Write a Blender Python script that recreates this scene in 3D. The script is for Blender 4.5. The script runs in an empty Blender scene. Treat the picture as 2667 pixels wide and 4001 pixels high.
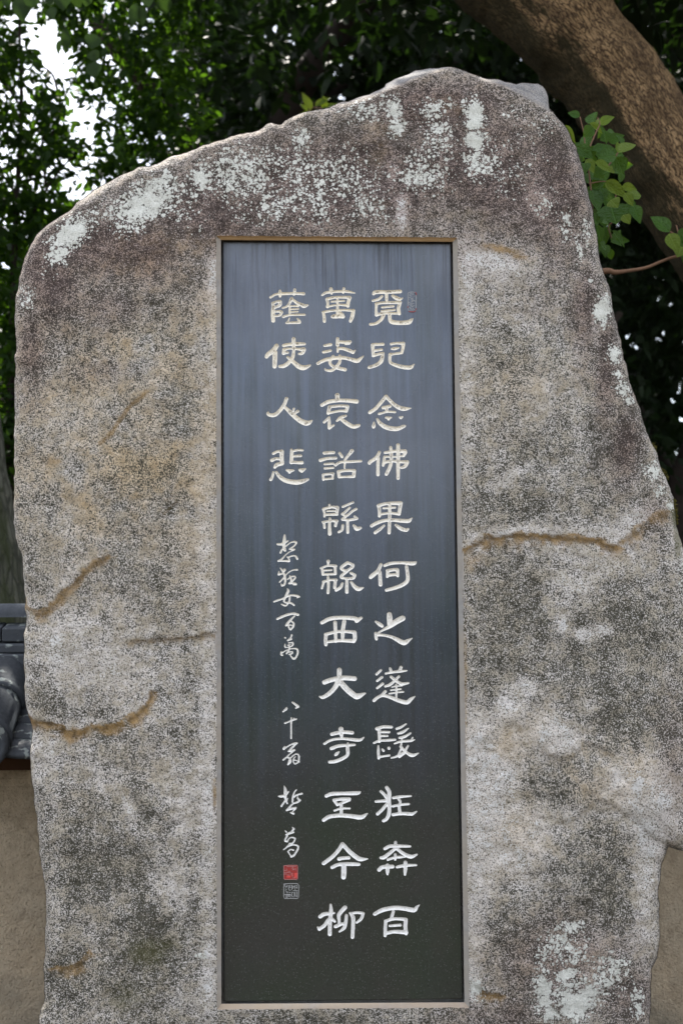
import bpy, math, random
import numpy as np
from mathutils import Vector, Matrix, Euler
from mathutils.geometry import tessellate_polygon

scene = bpy.context.scene
C = scene.collection
rng = np.random.default_rng(7)
random.seed(7)

# ------------------------------------------------------------------ camera
PW, PH, FPX = 2667.0, 4001.0, 5200.0
CAM = np.array([-0.10449741, -3.43708136, 1.55])
EUL = (1.6543786, 0.0080566, -0.03118954)
cam_d = bpy.data.cameras.new('camera')
cam = bpy.data.objects.new('camera', cam_d)
C.objects.link(cam)
cam.location = CAM
cam.rotation_euler = EUL
cam_d.sensor_fit = 'VERTICAL'
cam_d.sensor_height = 36.0
cam_d.lens = FPX / PH * 36.0
cam_d.clip_start = 0.05
cam_d.clip_end = 2000
cam_d.dof.use_dof = True
cam_d.dof.focus_distance = 3.44
cam_d.dof.aperture_fstop = 3.6
scene.camera = cam
PZ = 1.55 + 0.0282597          # height of the panel's centre

# ------------------------------------------------------------------ world
SUN_EL, SUN_AZ = math.radians(58), math.radians(-22)      # behind the stone, a little to the left
sun_dir = Vector((math.sin(SUN_AZ) * math.cos(SUN_EL), math.cos(SUN_AZ) * math.cos(SUN_EL), math.sin(SUN_EL)))
world = bpy.data.worlds.new('World')
scene.world = world
world.use_nodes = True
wt = world.node_tree
wt.nodes.clear()
w_out = wt.nodes.new('ShaderNodeOutputWorld')
w_bg = wt.nodes.new('ShaderNodeBackground')
w_sky = wt.nodes.new('ShaderNodeTexSky')
w_sky.sky_type = 'NISHITA'
w_sky.sun_disc = False
w_sky.sun_elevation = SUN_EL
w_sky.sun_rotation = SUN_AZ
w_sky.air_density = 1.0
w_sky.dust_density = 1.6
w_sky.ozone_density = 1.0
# thin bright summer cloud over the blue
w_co = wt.nodes.new('ShaderNodeTexCoord')
w_no = wt.nodes.new('ShaderNodeTexNoise')
w_no.inputs['Scale'].default_value = 2.2
w_no.inputs['Detail'].default_value = 6
w_rp = wt.nodes.new('ShaderNodeMapRange')
w_rp.inputs['From Min'].default_value = 0.36
w_rp.inputs['From Max'].default_value = 0.62
w_rp.inputs['To Min'].default_value = 0.18
w_rp.inputs['To Max'].default_value = 0.6
w_mx = wt.nodes.new('ShaderNodeMix')
w_mx.data_type = 'RGBA'
w_mx.inputs['B'].default_value = (9.0, 8.8, 8.6, 1)
wt.links.new(w_co.outputs['Generated'], w_no.inputs['Vector'])
wt.links.new(w_no.outputs['Fac'], w_rp.inputs['Value'])
wt.links.new(w_rp.outputs['Result'], w_mx.inputs['Factor'])
wt.links.new(w_sky.outputs['Color'], w_mx.inputs['A'])
wt.links.new(w_mx.outputs['Result'], w_bg.inputs['Color'])
w_bg.inputs['Strength'].default_value = 0.13
wt.links.new(w_bg.outputs['Background'], w_out.inputs['Surface'])

sun_d = bpy.data.lights.new('sun', 'SUN')
sun_d.energy = 4.5
sun_d.angle = math.radians(0.5)
sun_d.color = (1.0, 0.95, 0.86)
sun = bpy.data.objects.new('sun', sun_d)
C.objects.link(sun)
sun.rotation_euler = (-sun_dir).to_track_quat('-Z', 'Y').to_euler()
sun.location = (0, 0, 12)

scene.view_settings.view_transform = 'Standard'
scene.view_settings.look = 'None'
scene.view_settings.gamma = 1
scene.view_settings.exposure = 1.5

# ------------------------------------------------------------------ photograph coordinates -> rays
RM = np.array(Euler(EUL, 'XYZ').to_matrix())
def ray(u, v, y):
    """point where the sight line of photo pixel (u, v) meets the plane Y = y"""
    u = np.asarray(u, float); v = np.asarray(v, float)
    d = np.stack([(u - PW / 2) / FPX, -(v - PH / 2) / FPX, -np.ones_like(u + v)], -1) @ RM.T
    t = (y - CAM[1]) / d[..., 1]
    return CAM + d * t[..., None]
def P(u, v, y):
    return Vector(ray(u, v, y))
def project(p):
    c = (np.asarray(p) - CAM) @ RM
    return PW / 2 + FPX * c[..., 0] / -c[..., 2], PH / 2 - FPX * c[..., 1] / -c[..., 2]

# ------------------------------------------------------------------ helpers
def mesh_obj(name, verts, faces, mat=None, parent=None, smooth=True):
    me = bpy.data.meshes.new(name)
    me.from_pydata([tuple(map(float, v)) for v in verts] if not isinstance(verts, np.ndarray) else verts.tolist(), [], faces)
    me.update()
    if smooth:
        me.shade_smooth()
    o = bpy.data.objects.new(name, me)
    C.objects.link(o)
    if mat: me.materials.append(mat)
    if parent: o.parent = parent
    return o
def empty(name, loc, label, cat, group=None):
    o = bpy.data.objects.new(name, None)
    C.objects.link(o)
    o.location = loc
    o.empty_display_size = .1
    o['label'] = label; o['category'] = cat
    if group: o['group'] = group
    return o
def put(o, parent):
    """parent while keeping world placement (parents are unrotated empties)"""
    o.parent = parent
    o.matrix_parent_inverse = Matrix.Translation(-parent.location)
def linked(o, parent, loc, rot=(0, 0, 0), sc=(1, 1, 1)):
    c = o.copy(); C.objects.link(c)
    put(c, parent)
    c.location = loc; c.rotation_euler = rot; c.scale = sc
    return c
def vnoise(x, y, seed=0):
    """2-D value noise"""
    xi = np.floor(x).astype(np.int64); yi = np.floor(y).astype(np.int64)
    fx = x - xi; fy = y - yi
    fx = fx * fx * (3 - 2 * fx); fy = fy * fy * (3 - 2 * fy)
    def h(a, b):
        n = (a * 374761393 + b * 668265263 + seed * 144269) & 0xffffffff
        n = ((n ^ (n >> 13)) * 1274126177) & 0xffffffff
        return ((n ^ (n >> 16)) & 0xffff) / 65535.0
    a = h(xi, yi); b = h(xi + 1, yi); c = h(xi, yi + 1); d = h(xi + 1, yi + 1)
    return (a * (1 - fx) + b * fx) * (1 - fy) + (c * (1 - fx) + d * fx) * fy
def fbm(x, y, s, octaves=4, seed=0):
    r = 0; a = 1; t = 0
    for i in range(octaves):
        r = r + a * vnoise(x / s, y / s, seed + i); t += a
        a *= .5; s *= .5
    return r / t - .5
def seg_dist(x, y, pts):
    """distance to a polyline, and the running position"""
    best = np.full(x.shape, 1e9)
    for (x0, y0), (x1, y1) in zip(pts[:-1], pts[1:]):
        dx, dy = x1 - x0, y1 - y0
        t = np.clip(((x - x0) * dx + (y - y0) * dy) / (dx * dx + dy * dy), 0, 1)
        best = np.minimum(best, np.hypot(x - x0 - t * dx, y - y0 - t * dy))
    return best
def poly_sdf(x, y, pts):
    """positive inside"""
    d = seg_dist(x, y, list(pts) + [pts[0]])
    ins = np.zeros(x.shape, bool)
    n = len(pts)
    for i in range(n):
        (x0, y0), (x1, y1) = pts[i], pts[(i + 1) % n]
        if y0 == y1: continue
        c = ((y0 > y) != (y1 > y)) & (x < (x1 - x0) * (y - y0) / (y1 - y0) + x0)
        ins ^= c
    return np.where(ins, d, -d)
def march(us, vs, S, want=None):
    """clip a grid by S > 0: returns photo coordinates of the vertices, S there, and faces.
    want: optional label per grid vertex, then a dict label -> faces"""
    nu, nv = len(us), len(vs)
    U, V = np.meshgrid(us, vs)          # rows = v
    idx = np.arange(nu * nv).reshape(nv, nu)
    pos = S > 0
    c = pos[:-1, :-1].astype(int) + pos[:-1, 1:] + pos[1:, 1:] + pos[1:, :-1]
    full = c == 4
    a = idx[:-1, :-1][full]; b = idx[:-1, 1:][full]; d = idx[1:, 1:][full]; e = idx[1:, :-1][full]
    faces = np.stack([a, e, d, b], 1).tolist()
    px = U.ravel().tolist(); py = V.ravel().tolist(); sv = S.ravel().tolist()
    cut = {}
    def ev(i, j):
        k = (i, j) if i < j else (j, i)
        r = cut.get(k)
        if r is None:
            s0, s1 = sv[k[0]], sv[k[1]]
            t = s0 / (s0 - s1)
            px.append(px[k[0]] + t * (px[k[1]] - px[k[0]])); py.append(py[k[0]] + t * (py[k[1]] - py[k[0]])); sv.append(0.0)
            r = cut[k] = len(px) - 1
        return r
    J, I = np.nonzero((c > 0) & (c < 4))
    for j, i in zip(J.tolist(), I.tolist()):
        q0, q1, q2, q3 = j * nu + i, (j + 1) * nu + i, (j + 1) * nu + i + 1, j * nu + i + 1
        for tri in ((q0, q1, q2), (q0, q2, q3)):
            out = []
            for k in range(3):
                p, n = tri[k], tri[(k + 1) % 3]
                if sv[p] > 0: out.append(p)
                if (sv[p] > 0) != (sv[n] > 0): out.append(ev(p, n))
            if len(out) >= 3: faces.append(out)
    px = np.array(px); py = np.array(py); sv = np.array(sv)
    used = np.zeros(len(px), bool)
    for f in faces:
        for k in f: used[k] = True
    remap = np.cumsum(used) - 1
    faces = [[int(remap[k]) for k in f] for f in faces]
    return px[used], py[used], sv[used], faces

# ------------------------------------------------------------------ node helpers
class NT:
    def __init__(s, name):
        s.m = bpy.data.materials.new(name); s.m.use_nodes = True
        s.t = s.m.node_tree; s.t.nodes.clear()
        s.out = s.t.nodes.new('ShaderNodeOutputMaterial')
        s._co = None
    def n(s, kind, **kw):
        nd = s.t.nodes.new(kind)
        for k, v in kw.items(): setattr(nd, k, v)
        return nd
    def set(s, sock, v):
        if isinstance(v, bpy.types.NodeSocket): s.t.links.new(v, sock)
        elif v is not None:
            if sock.type == 'RGBA' and not hasattr(v, '__len__'): v = (v, v, v, 1)
            if sock.type == 'RGBA' and len(v) == 3: v = (*v, 1)
            sock.default_value = v
    @property
    def co(s):
        if s._co is None: s._co = s.n('ShaderNodeTexCoord').outputs['Object']
        return s._co
    def mapv(s, vec=None, scale=(1, 1, 1), loc=(0, 0, 0), rot=(0, 0, 0)):
        m = s.n('ShaderNodeMapping'); s.set(m.inputs['Vector'], vec or s.co)
        m.inputs['Scale'].default_value = scale; m.inputs['Location'].default_value = loc; m.inputs['Rotation'].default_value = rot
        return m.outputs[0]
    def noise(s, scale, detail=3, rough=.5, vec=None, dist=0, col=False):
        n = s.n('ShaderNodeTexNoise'); s.set(n.inputs['Vector'], vec or s.co)
        n.inputs['Scale'].default_value = scale; n.inputs['Detail'].default_value = detail
        n.inputs['Roughness'].default_value = rough; n.inputs['Distortion'].default_value = dist
        return n.outputs['Color' if col else 'Fac']
    def vor(s, scale, vec=None, feature='F1', out='Distance', rand=1):
        n = s.n('ShaderNodeTexVoronoi', feature=feature); s.set(n.inputs['Vector'], vec or s.co)
        n.inputs['Scale'].default_value = scale; n.inputs['Randomness'].default_value = rand
        return n.outputs[out]
    def math(s, op, a, b=0.0, c=None, clamp=False):
        n = s.n('ShaderNodeMath', operation=op, use_clamp=clamp)
        s.set(n.inputs[0], a); s.set(n.inputs[1], b)
        if c is not None: s.set(n.inputs[2], c)
        return n.outputs[0]
    def rng(s, v, a, b, c=0.0, d=1.0, smooth=False):
        n = s.n('ShaderNodeMapRange'); n.clamp = True
        if smooth: n.interpolation_type = 'SMOOTHSTEP'
        for k, x in zip(('Value', 'From Min', 'From Max', 'To Min', 'To Max'), (v, a, b, c, d)): s.set(n.inputs[k], x)
        return n.outputs[0]
    def mix(s, f, a, b, mode='MIX'):
        n = s.n('ShaderNodeMix', data_type='RGBA', blend_type=mode)
        s.set(n.inputs['Factor'], f); s.set(n.inputs['A'], a); s.set(n.inputs['B'], b)
        return n.outputs['Result']
    def attr(s, name):
        a = s.n('ShaderNodeAttribute', attribute_name=name)
        sp = s.n('ShaderNodeSeparateColor'); s.t.links.new(a.outputs['Color'], sp.inputs[0])
        return sp.outputs[0], sp.outputs[1], sp.outputs[2], a.outputs['Alpha']
    def bump(s, h, dist=.002, strength=1.0, normal=None):
        b = s.n('ShaderNodeBump'); s.set(b.inputs['Height'], h)
        b.inputs['Distance'].default_value = dist; b.inputs['Strength'].default_value = strength
        if normal: s.set(b.inputs['Normal'], normal)
        return b.outputs[0]
    def principled(s, col, rough=.8, spec=.5, normal=None, **kw):
        b = s.n('ShaderNodeBsdfPrincipled')
        s.set(b.inputs['Base Color'], col); s.set(b.inputs['Roughness'], rough); s.set(b.inputs['Specular IOR Level'], spec)
        if normal: s.set(b.inputs['Normal'], normal)
        for k, v in kw.items(): s.set(b.inputs[k], v)
        return b.outputs[0]
    def done(s, sh):
        s.t.links.new(sh, s.out.inputs['Surface']); return s.m

# ------------------------------------------------------------------ materials
def mat_boulder():
    n = NT('weathered_granite')
    L, D, O, W = n.attr('patina'); R, T, B, M = n.attr('stains')
    wob = n.noise(7, 3)
    g1 = n.noise(290, 2, .75); g2 = n.noise(135, 4, .8, dist=1.5); g3 = n.noise(30, 6, .68); g2b = n.noise(85, 5, .75, vec=n.mapv(loc=(3, 7, 1))); g4 = n.noise(9, 5, .6)
    wf = n.math('ADD', n.math('MULTIPLY', W, .24), n.math('MULTIPLY', D, -.12))
    wf = n.math('ADD', wf, n.math('MULTIPLY', O, -.15))
    wf = n.math('ADD', wf, n.math('MULTIPLY', n.math('SUBTRACT', g3, .5), .75))
    wf = n.math('ADD', wf, n.math('MULTIPLY', n.math('SUBTRACT', g4, .5), .22))
    drip = n.noise(26, 5, .65, vec=n.mapv(scale=(1, 1, .10)))
    wf = n.math('ADD', wf, n.math('MULTIPLY', n.math('SUBTRACT', drip, .5), .3))
    wf = n.math('MAXIMUM', n.math('MINIMUM', wf, .115), -.22)
    g = n.math('ADD', n.math('MULTIPLY', n.rng(g1, .30, .70), .6), n.math('MULTIPLY', n.rng(g2, .30, .70), .4))
    wf = n.math('ADD', wf, n.math('ADD', n.math('MULTIPLY', T, .07), .025))
    t = n.rng(n.math('ADD', g, wf), .425, .60)
    dark = n.mix(D, n.mix(g4, (.058, .052, .036), (.036, .037, .030)), n.mix(g4, (.050, .036, .029), (.030, .022, .022)))
    tanm = n.math('MULTIPLY', T, n.rng(g4, .35, .6))
    dark = n.mix(n.rng(g2b, .34, .66), dark, n.mix(.42, dark, n.mix(D, (.165, .15, .11), (.15, .108, .094))))
    light = n.mix(tanm, (.70, .655, .62), (.62, .48, .30))
    light = n.mix(n.rng(g3, .42, .6), light, n.mix(tanm, (.45, .40, .325), (.46, .335, .19)))
    light = n.mix(n.math('MULTIPLY', D, .72), light, (.31, .215, .19))
    col = n.mix(t, dark, light)
    spk = n.rng(n.noise(170, 3, .7, vec=n.mapv(loc=(9, 2, 5))), .36, .44, .38, 1)
    col = n.mix(1, col, spk, 'MULTIPLY')
    # black specks
    sp = n.rng(n.vor(260), .10, .2, .55, 1)
    col = n.mix(1, col, sp, 'MULTIPLY')
    wn = n.math('ADD', n.math('ADD', n.math('MULTIPLY', n.rng(g2, .3, .7), .34), n.math('MULTIPLY', n.rng(g1, .3, .7), .30)), n.math('ADD', n.math('MULTIPLY', n.rng(g3, .3, .7), .36), n.math('MULTIPLY', n.math('MINIMUM', W, 1.1), .26)))
    wl = n.math('MULTIPLY', n.rng(W, .35, .7), n.rng(wn, .77, .87))
    col = n.mix(n.math('MULTIPLY', wl, .85), col, (.70, .69, .68))
    # clean blue-grey split faces
    col = n.mix(n.math('MULTIPLY', B, .6), col, n.mix(g2, (.08, .085, .095), (.29, .30, .315)))
    # rust
    rn = n.rng(n.noise(60, 5, .65), .3, .62)
    rf = n.math('MULTIPLY', R, n.rng(n.math('ADD', n.math('ADD', n.math('MULTIPLY', g2, .5), n.math('MULTIPLY', g3, .8)), R), .74, 1.15))
    col = n.mix(n.math('MULTIPLY', rf, .9), col, n.mix(rn, (.075, .045, .015), (.36, .225, .085)))
    fis = n.attr('fissure')[0]
    col = n.mix(n.math('MULTIPLY', fis, n.rng(g2, .4, .6, .0, .75)), col, (.03, .019, .010))
    mf = n.math('MULTIPLY', M, n.rng(n.math('ADD', g3, M), .6, 1.0))
    col = n.mix(n.math('MULTIPLY', mf, .8), col, n.mix(g2, (.03, .035, .012), (.13, .12, .035)))
    # pale crustose lichen: round thalli that merge where they grow densely
    wv = n.n('ShaderNodeVectorMath', operation='ADD')
    nz = n.noise(70, 3, col=True)
    vs = n.n('ShaderNodeVectorMath', operation='SCALE'); n.set(vs.inputs[0], nz); vs.inputs['Scale'].default_value = .012
    n.set(wv.inputs[0], n.co); n.set(wv.inputs[1], vs.outputs[0])
    masks = None
    for sc, k, off in ((85, .5, 0), (125, .54, 3.1), (180, .52, 7.7)):
        vec = n.mapv(wv.outputs[0], loc=(off, off, off))
        v = n.n('ShaderNodeTexVoronoi'); n.set(v.inputs['Vector'], vec); v.inputs['Scale'].default_value = sc
        sc_ = n.n('ShaderNodeSeparateColor'); n.set(sc_.inputs[0], v.outputs['Color'])
        pres = n.math('MULTIPLY', n.math('SUBTRACT', L, sc_.outputs[0]), 2.4)
        rad = n.math('MULTIPLY', n.math('MINIMUM', pres, 1.0), k)
        m = n.rng(n.math('SUBTRACT', rad, v.outputs['Distance']), -.03, .03)
        masks = m if masks is None else n.math('MAXIMUM', masks, m)
    dense = n.rng(n.math('ADD', n.math('MULTIPLY', L, .5), n.math('ADD', n.math('MULTIPLY', n.math('SUBTRACT', g2, .5), .9), n.math('MULTIPLY', n.math('SUBTRACT', g3, .5), 1.6))), .47, .50)
    masks = n.math('MULTIPLY', n.math('MAXIMUM', masks, dense), n.rng(n.math('ADD', g1, n.math('MULTIPLY', L, .12)), .36, .43))
    lc = n.mix(n.rng(g1, .3, .7), (.50, .505, .45), (.80, .795, .74))
    col = n.mix(masks, col, lc)
    h = n.math('ADD', n.math('MULTIPLY', g2, .6), n.math('ADD', n.math('MULTIPLY', g1, .3), n.math('MULTIPLY', g3, 1.2)))
    h = n.math('ADD', h, n.math('MULTIPLY', masks, .35))
    return n.done(n.principled(col, .88, .25, n.bump(h, .006, 1.0)))

def mat_border():
    n = NT('recess_cement')
    R, T, B, M = n.attr('stains')
    a = n.noise(60, 5, .6); b = n.noise(14, 4)
    streak = n.noise(40, 3, vec=n.mapv(scale=(.05, 1, 1)))
    base = n.mix(a, (.20, .20, .20), (.40, .395, .39))
    base = n.mix(n.rng(b, .35, .7), base, (.33, .30, .26))
    rust = n.mix(n.rng(streak, .3, .7), (.40, .23, .10), (.80, .58, .34))
    col = n.mix(n.math('MULTIPLY', R, n.rng(b, .2, .5, .6, 1)), base, rust)
    return n.done(n.principled(col, .85, .3, n.bump(a, .0015)))

def mat_panel():
    n = NT('polished_dark_granite')
    f1 = n.noise(420, 2, .5); f2 = n.noise(170, 3); c1 = n.noise(3.5, 3)
    fl = n.rng(n.vor(150), .04, .26, 1, 0)
    col = n.mix(f2, (.013, .0145, .013), (.045, .047, .042))
    col = n.mix(n.rng(c1, .4, .65), col, n.mix(f2, (.012, .019, .013), (.036, .049, .034)))
    col = n.mix(n.rng(n.noise(9, 5, .6), .5, .75, 0, .6), col, (.038, .036, .032))
    col = n.mix(n.math('MULTIPLY', fl, .55), col, (.16, .165, .17))
    col = n.mix(n.rng(f1, .35, .65, 0, .35), col, (.008, .009, .01))
    # water marks running down from the upper edge
    z = n.n('ShaderNodeSeparateXYZ'); n.set(z.inputs[0], n.co)
    run = n.noise(42, 4, .65, vec=n.mapv(scale=(1, 1, .035)))
    run2 = n.noise(150, 3, .6, vec=n.mapv(scale=(1, 1, .03)))
    ln = n.rng(z.outputs['Z'], PZ + .62, PZ + .97)
    dr = n.math('MULTIPLY', ln, n.rng(n.math('ADD', n.math('ADD', n.math('MULTIPLY', run, .55), n.math('MULTIPLY', run2, .3)), n.math('MULTIPLY', n.noise(7, 3, vec=n.mapv(scale=(1, 1, .4))), .2)), .52, .60))
    sky_sheen = n.math('MULTIPLY', n.rng(z.outputs['Z'], PZ - .55, PZ + .75), n.rng(run, .35, .65, .35, 1))  # sky reflection put into the colour as a bluish tint, stronger upwards
    col = n.mix(n.math('MULTIPLY', sky_sheen, .8), col, (.112, .140, .210))
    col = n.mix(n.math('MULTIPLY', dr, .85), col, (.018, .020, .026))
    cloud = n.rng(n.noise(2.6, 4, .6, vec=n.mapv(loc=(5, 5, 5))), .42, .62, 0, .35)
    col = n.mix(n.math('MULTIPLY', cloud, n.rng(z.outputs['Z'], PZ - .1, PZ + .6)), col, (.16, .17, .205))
    rough = n.rng(n.noise(6, 4), .3, .7, .20, .32)
    rough = n.math('ADD', rough, n.math('MULTIPLY', dr, .15))
    return n.done(n.principled(col, rough, .55, n.bump(f2, .0003, .5)))

def mat_paint():
    n = NT('cream_carving_paint')
    z = n.n('ShaderNodeSeparateXYZ'); n.set(z.inputs[0], n.co)
    a = n.noise(150, 4, .65); b = n.noise(40, 4, .6); d = n.attr('groove')[0]
    up = n.rng(z.outputs['Z'], PZ - .5, PZ + .8)
    col = n.mix(up, (.80, .79, .77), (.78, .71, .58))
    col = n.mix(n.rng(b, .4, .7, 0, .5), col, (.88, .87, .84))
    gr = n.math('MULTIPLY', n.rng(n.math('ADD', a, n.math('MULTIPLY', b, .6)), .80, .96), n.rng(d, .25, .6))
    gr = n.math('MULTIPLY', gr, n.rng(up, 0, 1, .3, .85))
    col = n.mix(gr, col, (.16, .12, .075))
    return n.done(n.principled(col, .7, .3, n.bump(a, .0005, .6)))

def mat_plain(name, col, rough=.8, spec=.3, var=.3, scale=30, bump=.001):
    n = NT(name)
    a = n.noise(scale, 4, .6)
    c2 = tuple(c * (1 - var) for c in col); c3 = tuple(min(1, c * (1 + var)) for c in col)
    return n.done(n.principled(n.mix(a, c2, c3), rough, spec, n.bump(a, bump)))

def mat_bark(name, c_hi, c_lo, moss=(.05, .055, .018), scale=30.0):
    n = NT(name)
    M = n.attr('moss')[0]
    uv = n.n('ShaderNodeUVMap').outputs[0]
    v = n.mapv(uv, scale=(1.0, .42, 1))
    r1 = n.noise(scale, 6, .75, vec=v, dist=.8)
    r2 = n.noise(scale * .16, 5, .65, vec=v)
    r3 = n.noise(scale * 4, 4, .75, vec=v)
    wv = n.n('ShaderNodeVectorMath', operation='ADD'); sv2 = n.n('ShaderNodeVectorMath', operation='SCALE')
    n.set(sv2.inputs[0], n.noise(scale * .6, 4, vec=v, col=True)); sv2.inputs['Scale'].default_value = .035
    n.set(wv.inputs[0], v); n.set(wv.inputs[1], sv2.outputs[0])
    cr = n.rng(n.vor(scale * 1.1, vec=wv.outputs[0], feature='DISTANCE_TO_EDGE'), 0, .16)
    h = n.math('ADD', n.math('MULTIPLY', r1, .5), n.math('ADD', n.math('MULTIPLY', r3, .3), n.math('MULTIPLY', cr, .22)))
    col = n.mix(n.rng(h, .46, .70), c_lo, c_hi)
    col = n.mix(n.rng(r2, .45, .6, 0, .7), col, c_lo)
    pale = n.rng(n.noise(scale * 1.6, 5, .7, vec=n.mapv(uv, loc=(4, 4, 0))), .60, .66, 0, .5)
    col = n.mix(pale, col, (.30, .26, .19))
    mm = n.rng(n.math('ADD', M, n.math('ADD', n.math('MULTIPLY', n.math('SUBTRACT', r2, .5), 1.5), n.math('MULTIPLY', n.math('SUBTRACT', r1, .5), .9))), .52, .72)
    col = n.mix(n.math('MULTIPLY', mm, .85), col, n.mix(r3, tuple(c * .5 for c in moss), moss))
    return n.done(n.principled(col, .9, .2, n.bump(h, .02, 1.0)))

def mat_leaf(name, c1, c2, trans, t_amt=.45, gloss=.4, rough=.35, veins=False):
    n = NT(name)
    rnd = n.n('ShaderNodeNewGeometry').outputs['Random Per Island']
    oi = n.n('ShaderNodeObjectInfo').outputs['Random']
    r = n.math('FRACT', n.math('ADD', rnd, n.math('MULTIPLY', oi, 3.7)))
    col = n.mix(r, c1, c2)
    vein = n.noise(60 if not veins else 5, 3)
    col = n.mix(n.rng(vein, .4, .7, 0, .3), col, tuple(c * .6 for c in c1))
    tc = n.mix(r, trans, tuple(c * .45 for c in trans)); nrm = None
    if veins:
        z = n.n('ShaderNodeSeparateXYZ'); n.set(z.inputs[0], n.co)
        ax = n.math('ABSOLUTE', z.outputs['X'])
        rib = n.rng(ax, .006, .022, 1, 0)
        sv = n.math('SINE', n.math('MULTIPLY', n.math('SUBTRACT', z.outputs['Y'], n.math('MULTIPLY', ax, .9)), 46))
        side = n.rng(sv, .80, .98)
        v = n.math('MAXIMUM', rib, n.math('MULTIPLY', side, .4))
        pale = tuple(min(1, c * 1.7 + .03) for c in c2)
        col = n.mix(n.math('MULTIPLY', v, .6), col, pale)
        tc = n.mix(n.math('MULTIPLY', v, .5), tc, tuple(c * .4 for c in trans))
        nrm = n.bump(n.math('ADD', n.math('MULTIPLY', v, -1), n.noise(9, 3)), .05, .5)
    d = n.principled(col, rough, gloss, nrm)
    t = n.n('ShaderNodeBsdfTranslucent')
    n.set(t.inputs[0], tc)
    m = n.n('ShaderNodeMixShader'); m.inputs[0].default_value = t_amt
    n.t.links.new(d, m.inputs[1]); n.t.links.new(t.outputs[0], m.inputs[2])
    return n.done(m.outputs[0])

def mat_tile():
    n = NT('smoked_roof_tile')
    a = n.noise(20, 5, .6); b = n.noise(90, 4)
    col = n.mix(a, (.026, .031, .038), (.06, .068, .08))
    sp = n.rng(n.noise(24, 4, .55), .58, .62)
    col = n.mix(n.math('MULTIPLY', sp, .75), col, (.26, .29, .28))
    return n.done(n.principled(col, n.rng(b, .3, .7, .55, .8), .3, n.bump(b, .001)))
def mat_plaster():
    n = NT('earthen_plaster')
    z = n.n('ShaderNodeSeparateXYZ'); n.set(z.inputs[0], n.co)
    a = n.noise(5, 6, .65); b = n.noise(120, 4, .6); c = n.noise(1.6, 4)
    col = n.mix(n.rng(a, .3, .7), (.44, .345, .235), (.68, .56, .41))
    low = n.math('MULTIPLY', n.rng(z.outputs['Z'], .9, .2), n.rng(n.math('ADD', a, n.math('MULTIPLY', c, .5)), .6, .85))
    col = n.mix(n.math('MULTIPLY', low, .8), col, (.13, .125, .10))
    sp = n.rng(n.vor(45), .06, .12, 1, 0)
    col = n.mix(n.math('MULTIPLY', sp, .5), col, (.07, .06, .05))
    crack = n.rng(n.vor(3.2, vec=n.mapv(n.co, scale=(1, 1, 2.5)), feature='DISTANCE_TO_EDGE'), 0, .012, .55, 1)
    crack = n.mix(n.rng(c, .45, .6), (1, 1, 1), crack)
    col = n.mix(1, col, crack, 'MULTIPLY')
    md = n.noise(22, 5, .7)
    col = n.mix(n.rng(md, .42, .66, 0, .55), col, (.27, .215, .15))
    fib = n.rng(n.noise(70, 4, .7, dist=2), .60, .66)
    col = n.mix(n.math('MULTIPLY', fib, .5), col, (.62, .54, .40))
    pit = n.rng(n.vor(95), .10, .22, 1, 0)
    col = n.mix(n.math('MULTIPLY', pit, .35), col, (.10, .08, .06))
    h = n.math('ADD', n.math('ADD', n.math('MULTIPLY', b, .7), a), n.math('MULTIPLY', pit, -.3))
    return n.done(n.principled(col, .95, .15, n.bump(h, .012)))
def mat_ground():
    n = NT('packed_earth_and_gravel')
    a = n.noise(3, 5); b = n.vor(60); c = n.noise(90, 3)
    col = n.mix(a, (.06, .052, .04), (.11, .095, .075))
    col = n.mix(n.rng(b, .1, .5, .5, 0), col, (.06, .055, .05))
    return n.done(n.principled(col, .95, .2, n.bump(c, .01)))

M_ROCK, M_BORDER, M_PANEL, M_PAINT = mat_boulder(), mat_border(), mat_panel(), mat_paint()
M_TILE, M_PLASTER, M_GROUND = mat_tile(), mat_plaster(), mat_ground()
M_WOOD = mat_plain('old_eave_wood', (.07, .035, .02), .8, .2, .4, 12)
M_BARK = mat_bark('camphor_bark', (.46, .30, .155), (.06, .036, .019), (.022, .022, .008), 58.0)
M_BARK_GREY = mat_bark('grey_bark', (.15, .15, .12), (.05, .052, .04), (.05, .06, .025), 22)
M_TWIG = mat_plain('twig_bark', (.16, .09, .055), .8, .2, .3, 60)
M_STEM = mat_plain('dark_stem_bark', (.035, .026, .022), .85, .2, .3, 40)
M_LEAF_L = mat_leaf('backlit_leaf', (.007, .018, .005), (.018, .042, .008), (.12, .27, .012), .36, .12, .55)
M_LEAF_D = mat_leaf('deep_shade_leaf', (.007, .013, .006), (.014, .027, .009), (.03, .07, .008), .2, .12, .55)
M_LEAF_C = mat_leaf('camellia_leaf', (.020, .070, .007), (.045, .115, .010), (.16, .30, .010), .36, .3, .36, True)
M_LEAF_Y = mat_leaf('young_leaf', (.08, .15, .012), (.13, .19, .018), (.30, .40, .025), .4, .3, .4, True)
M_LEAF_H = mat_leaf('overhanging_leaf', (.018, .04, .010), (.026, .05, .014), (.04, .08, .01), .35, .15, .6)
M_RED = mat_plain('vermilion_seal_ink', (.30, .035, .03), .7, .3, .45, 260)
M_RED_HI = mat_plain('bright_vermilion', (.60, .07, .06), .6, .3, .2, 260)
M_SEAL_PINK = mat_plain('worn_pink_line', (.42, .20, .19), .8, .3, .3, 200)
M_SEAL_GREY = mat_plain('worn_grey_line', (.36, .36, .36), .8, .3, .3, 200)

# ------------------------------------------------------------------ ground
g = mesh_obj('ground', [(-600, -600, 0), (600, -600, 0), (600, 600, 0), (-600, 600, 0)], [(0, 1, 2, 3)], M_GROUND, None, False)
g['kind'] = 'structure'

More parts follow.
